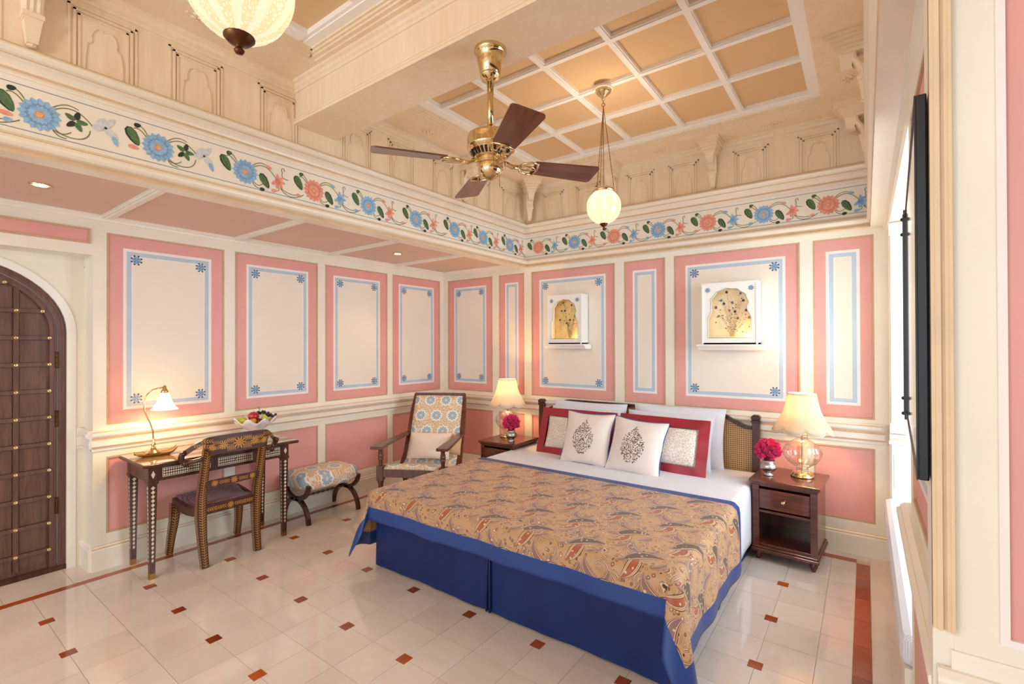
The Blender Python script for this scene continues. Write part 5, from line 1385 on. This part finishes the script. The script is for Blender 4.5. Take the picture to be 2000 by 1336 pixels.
for i, (y, z) in enumerate(prof):
    row = []
    for j in range(NW+1):
        u = -1+2*j/NW; b_ = .012*(1-u**4); hwid = .252 if i < 7 else .25-.008*(i-6)/6
        ny, nz = (0, 1) if i < 5 else (-.7, .5) if i < 8 else (-.93, .36); row.append((hwid*u, y+ny*b_, z+nz*b_))
    G.append([up_.V(p) for p in row])
for i in range(len(prof)-1):
    for j in range(NW):
        up_.F([G[i][j], G[i][j+1], G[i+1][j+1], G[i+1][j]], 0, [(.5*j/NW, L_[i]), (.5*(j+1)/NW, L_[i]), (.5*(j+1)/NW, L_[i+1]), (.5*j/NW, L_[i+1])])
uo = obj('upholstery', up_, FLORAL, pc, True); mm = uo.modifiers.new('t', 'SOLIDIFY'); mm.thickness = .04; mm.offset = -1
c_, s_a = cos(AL), sin(AL)
def pcw(x, y, z): return (.925+x*c_-y*s_a, -1.325+x*s_a+y*c_, z)
mb, _ = pillow(.40, .25, .10, pinch=.04); lp = obj('lumbar_cushion', mb, paint('peach_cream_cotton', (240, 218, 200), .8, .02, 8), None, True)
lp.location = pcw(-.0, .50, .50); lp.rotation_euler = (-.42, 0, AL); tag(lp, 'plain pale peach lumbar cushion on the reclining armchair', 'cushion')
mb, _ = pillow(.22, .20, .09, pinch=.04); lp = obj('side_cushion', mb, FLORAL, None, True)
lp.location = pcw(.17, .60, .50); lp.rotation_euler = (-.45, .12, AL+.2); tag(lp, 'small patterned cushion tucked behind the peach cushion on the armchair', 'cushion')

# ------------------------------------------------------------------ ceiling fan
HX, HY = 2.632, -2.375
fan = thing('ceiling_fan', (HX, HY, 2.80), 'brass ceiling fan with four dark walnut blades hung from the beam', 'ceiling fan', 0)
b = MB(); b.lathe([(0, 0), (.072, 0), (.074, -.014), (.068, -.022), (.062, -.028), (.060, -.055), (.050, -.105), (.044, -.115), (.048, -.122), (.040, -.138), (.022, -.146), (.018, -.15)], 28); obj('canopy', b, BRASS, fan, True, angle=50)
obj('downrod', MB().lathe([(.015, -.14), (.015, -.372)], 14), BRASS, fan, True); obj('coupling', MB().lathe([(.02, -.355), (.026, -.362), (.026, -.378), (.018, -.382)], 14), BRONZE, fan, True)
b = MB(); b.lathe([(.018, -0.3760), (.080, -0.3840), (.102, -0.3960), (.106, -0.4080), (.106, -0.4470), (.110, -0.4520), (.108, -0.4600), (.098, -0.4660), (.094, -0.4720), (.070, -0.5000), (.060, -0.5040)], 36); obj('motor_housing', b, BRASS, fan, True, angle=45)
b = MB()
for k in range(28):
    a = 2*pi*k/28; ca, sa = cos(a), sin(a); tx, ty = -sa, ca
    P4 = [(ca*.0945+tx*q*.006, sa*.0945+ty*q*.006, -0.4750) for q in (-1, 1)]+[(ca*.074+tx*q*.0045, sa*.074+ty*q*.0045, -0.4965) for q in (1, -1)]
    b.quad([(p[0]*1.012, p[1]*1.012, p[2]) for p in P4])
obj('vent_slots', b, paint('fan_slot_black', (22, 14, 8), .6, .1, 20), fan)
b = MB(); b.lathe([(.060, -0.5020), (.060, -0.5170), (.064, -0.5200), (.064, -0.5260), (.056, -0.5300), (.058, -0.5540), (.052, -0.5720), (.036, -0.5870), (.012, -0.5980), (.0, -0.5990)], 28); obj('switch_housing', b, BRASS, fan, True, angle=45)
obj('pull_chain', MB().tube([(.05, .0, -0.5620), (.053, 0, -0.6420)], .0012, 5), ABRASS, fan)
def blade_arm():
    m1 = MB(); m1.sweep([(.055, 0, -0.5120), (.085, 0, -0.5180), (.105, 0, -0.5280), (.135, 0, -0.5260)], SEC, [(.009, .005)]*4, up=(0, 1, 0)); 
    for sy in (-1, 1):
        m1.tube([(.130, 0, -0.5260), (.150, sy*.035, -0.5260), (.185, sy*.050, -0.5260), (.215, sy*.046, -0.5260)], .0052, 7); m1.tube([(.13, 0, -0.5260), (.165, sy*.018, -0.5260), (.20, sy*.012, -0.5260), (.222, 0, -0.5260)], .0042, 7)
    m1.tube([(.215, -.046, -0.5260), (.225, 0, -0.5260), (.215, .046, -0.5260)], .0052, 7); m1.sphere((.185, 0, -0.5280), .009, 8, 6, None, (1, 1, .6)); return m1.mesh('blade_arm', BRASS, True)
def blade():
    mb = MB(); w0, w1 = .050, .068; x0, x1 = .205, .525; rc = .018
    pts = [(x0, -w0), (x1-rc, -w1)]+[(x1-rc+rc*sin(q*pi/8), -w1+rc-rc*cos(q*pi/8)) for q in range(1, 5)]+[(x1, w1-rc)]+[(x1-rc+rc*cos(q*pi/8), w1-rc+rc*sin(q*pi/8)) for q in range(1, 5)]+[(x0, w0)]
    mb.prism(pts, lambda a, b, d: (a, b, d), -0.5230, -0.5160); return mb.mesh('blade', WALNUT)
ma, mbl = blade_arm(), blade()
for th in (54, 144, 234, 324):
    o = obj('blade', mbl, None, fan); o.rotation_euler = (0, 0, 0)
    M = Matrix.Rotation(radians(th), 4, 'Z') @ Matrix.Translation((0, 0, -.52)) @ Matrix.Rotation(radians(-11), 4, 'X') @ Matrix.Translation((0, 0, .52)); o.matrix_basis = M
    a_ = obj('blade_arm', ma, None, o); a_.matrix_basis = Matrix.Identity(4)

# ------------------------------------------------------------------ hanging globe lanterns
def globe_mat(name, base, emi, st, sc_):
    s = NT(name); c = s.coord('Object'); vo = s.vor(c, sc_, 'DISTANCE_TO_EDGE'); sp__ = s.n('ShaderNodeSeparateXYZ'); s.l(c, sp__.inputs[0]); th = s.m('ARCTAN2', sp__.outputs[1], sp__.outputs[0])
    band = s.m('GREATER_THAN', s.m('SINE', s.m('MULTIPLY', th, 10.0)), -.2)
    etch = s.m('MULTIPLY', s.m('LESS_THAN', vo.outputs[0], .16), band)
    di = s.n('ShaderNodeBsdfTranslucent'); di.inputs[0].default_value = (*lin(base), 1); df = s.n('ShaderNodeBsdfDiffuse'); s.l(s.mix(etch, lin(base), lin((66, 54, 34))), df.inputs[0])
    mx = s.n('ShaderNodeMixShader'); mx.inputs[0].default_value = .5; s.l(df.outputs[0], mx.inputs[1]); s.l(di.outputs[0], mx.inputs[2])
    em = s.n('ShaderNodeEmission'); s.l(s.mix(etch, emi, tuple(x*y for x, y in zip(emi, (.86, .76, .56)))), em.inputs[0]); em.inputs[1].default_value = st
    gl__ = s.n('ShaderNodeBsdfGlossy'); gl__.inputs['Roughness'].default_value = .15; mx2 = s.n('ShaderNodeMixShader'); mx2.inputs[0].default_value = .06; s.l(mx.outputs[0], mx2.inputs[1]); s.l(gl__.outputs[0], mx2.inputs[2])
    ad = s.n('ShaderNodeAddShader'); s.l(mx2.outputs[0], ad.inputs[0]); s.l(em.outputs[0], ad.inputs[1]); s.l(ad.outputs[0], s.out.inputs[0]); return s.mat
GLB = globe_mat('etched_lit_globe', (74, 68, 52), (1.0, .92, .74), .40, 90)
def pendant(loc, zc, r, label, power, tall=1.0, fin=1.0):
    """loc: ceiling point; zc: globe centre below it"""
    t = thing('pendant_lamp', loc, label, 'pendant lamp', .3, 'etched globe lanterns on chains')
    b = MB(); b.lathe([(0, 0), (.058, 0), (.06, -.004), (.060, -.012)], 28); obj('ceiling_disc', b, WCEIL, t)
    b = MB(); b.lathe([(.046, -.010), (.052, -.018), (.042, -.034), (.024, -.050), (.012, -.060), (.010, -.074), (0, -.076)], 24, lobes=12, amp=.05); obj('canopy', b, BRASS, t, True)
    zg = -zc; H = r*tall; zr_ = zg+H*.93
    hk = MB(); hk.tube([(0, 0, -.074), (0, 0, -.095)], .003, 6); hk.torus((0, 0, -.107), .010, .0025, 12, 6, axis='y'); obj('hook', hk, ABRASS, t, True)
    for k in range(3):
        a = 2*pi*k/3; A = Vector((0, 0, -.117)); B = Vector((cos(a)*r*.62, sin(a)*r*.62, zr_+.004)); cn = MB(); n = 48
        cn.tube([tuple(A.lerp(B, i/n)) for i in range(n+1)], .0022, 6, [1.25 if i % 2 else .75 for i in range(n+1)], up=(1, 0, 0)); obj('chain', cn, ABRASS, t)
    cn = MB(); cn.tube([(0, 0, -.117), (0, 0, zr_+.02)], .0022, 6); obj('cable', cn, ABRASS, t)
    b = MB(); b.lathe([(r*.60, zr_-.012), (r*.66, zr_-.004), (r*.66, zr_+.006), (r*.60, zr_+.012), (r*.45, zr_+.012)], 28, cap=False); obj('collar', b, BRASS, t, True)
    g = MB(); prof = []
    for i in range(21):
        a = -pi/2+.12+(pi-.12-.62)*i/20; prof.append((r*cos(a), zg+H*sin(a)))
    prof.append((prof[-1][0]*.98, zr_-.002)); prof.append((r*.66, zr_+.008)); g.lathe(prof, 120, lobes=20, amp=.018, cap=False); obj('globe', g, GLB, t, True)
    f = MB(); zb = zg-H; f.lathe([(r*.20*fin, zb+.022), (r*.24*fin, zb+.012), (r*.245*fin, zb+.002), (r*.17*fin, zb-.010), (r*.06*fin, zb-.018), (r*.05*fin, zb-.024), (r*.085*fin, zb-.030), (r*.06*fin, zb-.038), (0, zb-.040)], 18); obj('finial', f, BRONZE, t, True)
    bl = MB(); bl.sphere((0, 0, zg+.02), .026, 10, 8); obj('bulb', bl, _cache['bulb'], t, True)
    point('pendant_light', (loc[0], loc[1], loc[2]-zc+r*.3), power, (1.0, .82, .60), r*.5)
pendant((2.655, -1.245, 3.10), .765, .108, 'small hanging etched globe lantern between the fan and the right brackets', 17, 1.03)
pendant((2.655, -3.479, 3.10), .665, .137, 'large etched melon lantern cut off by the top edge of the picture', 18, 1.18, 1.15)
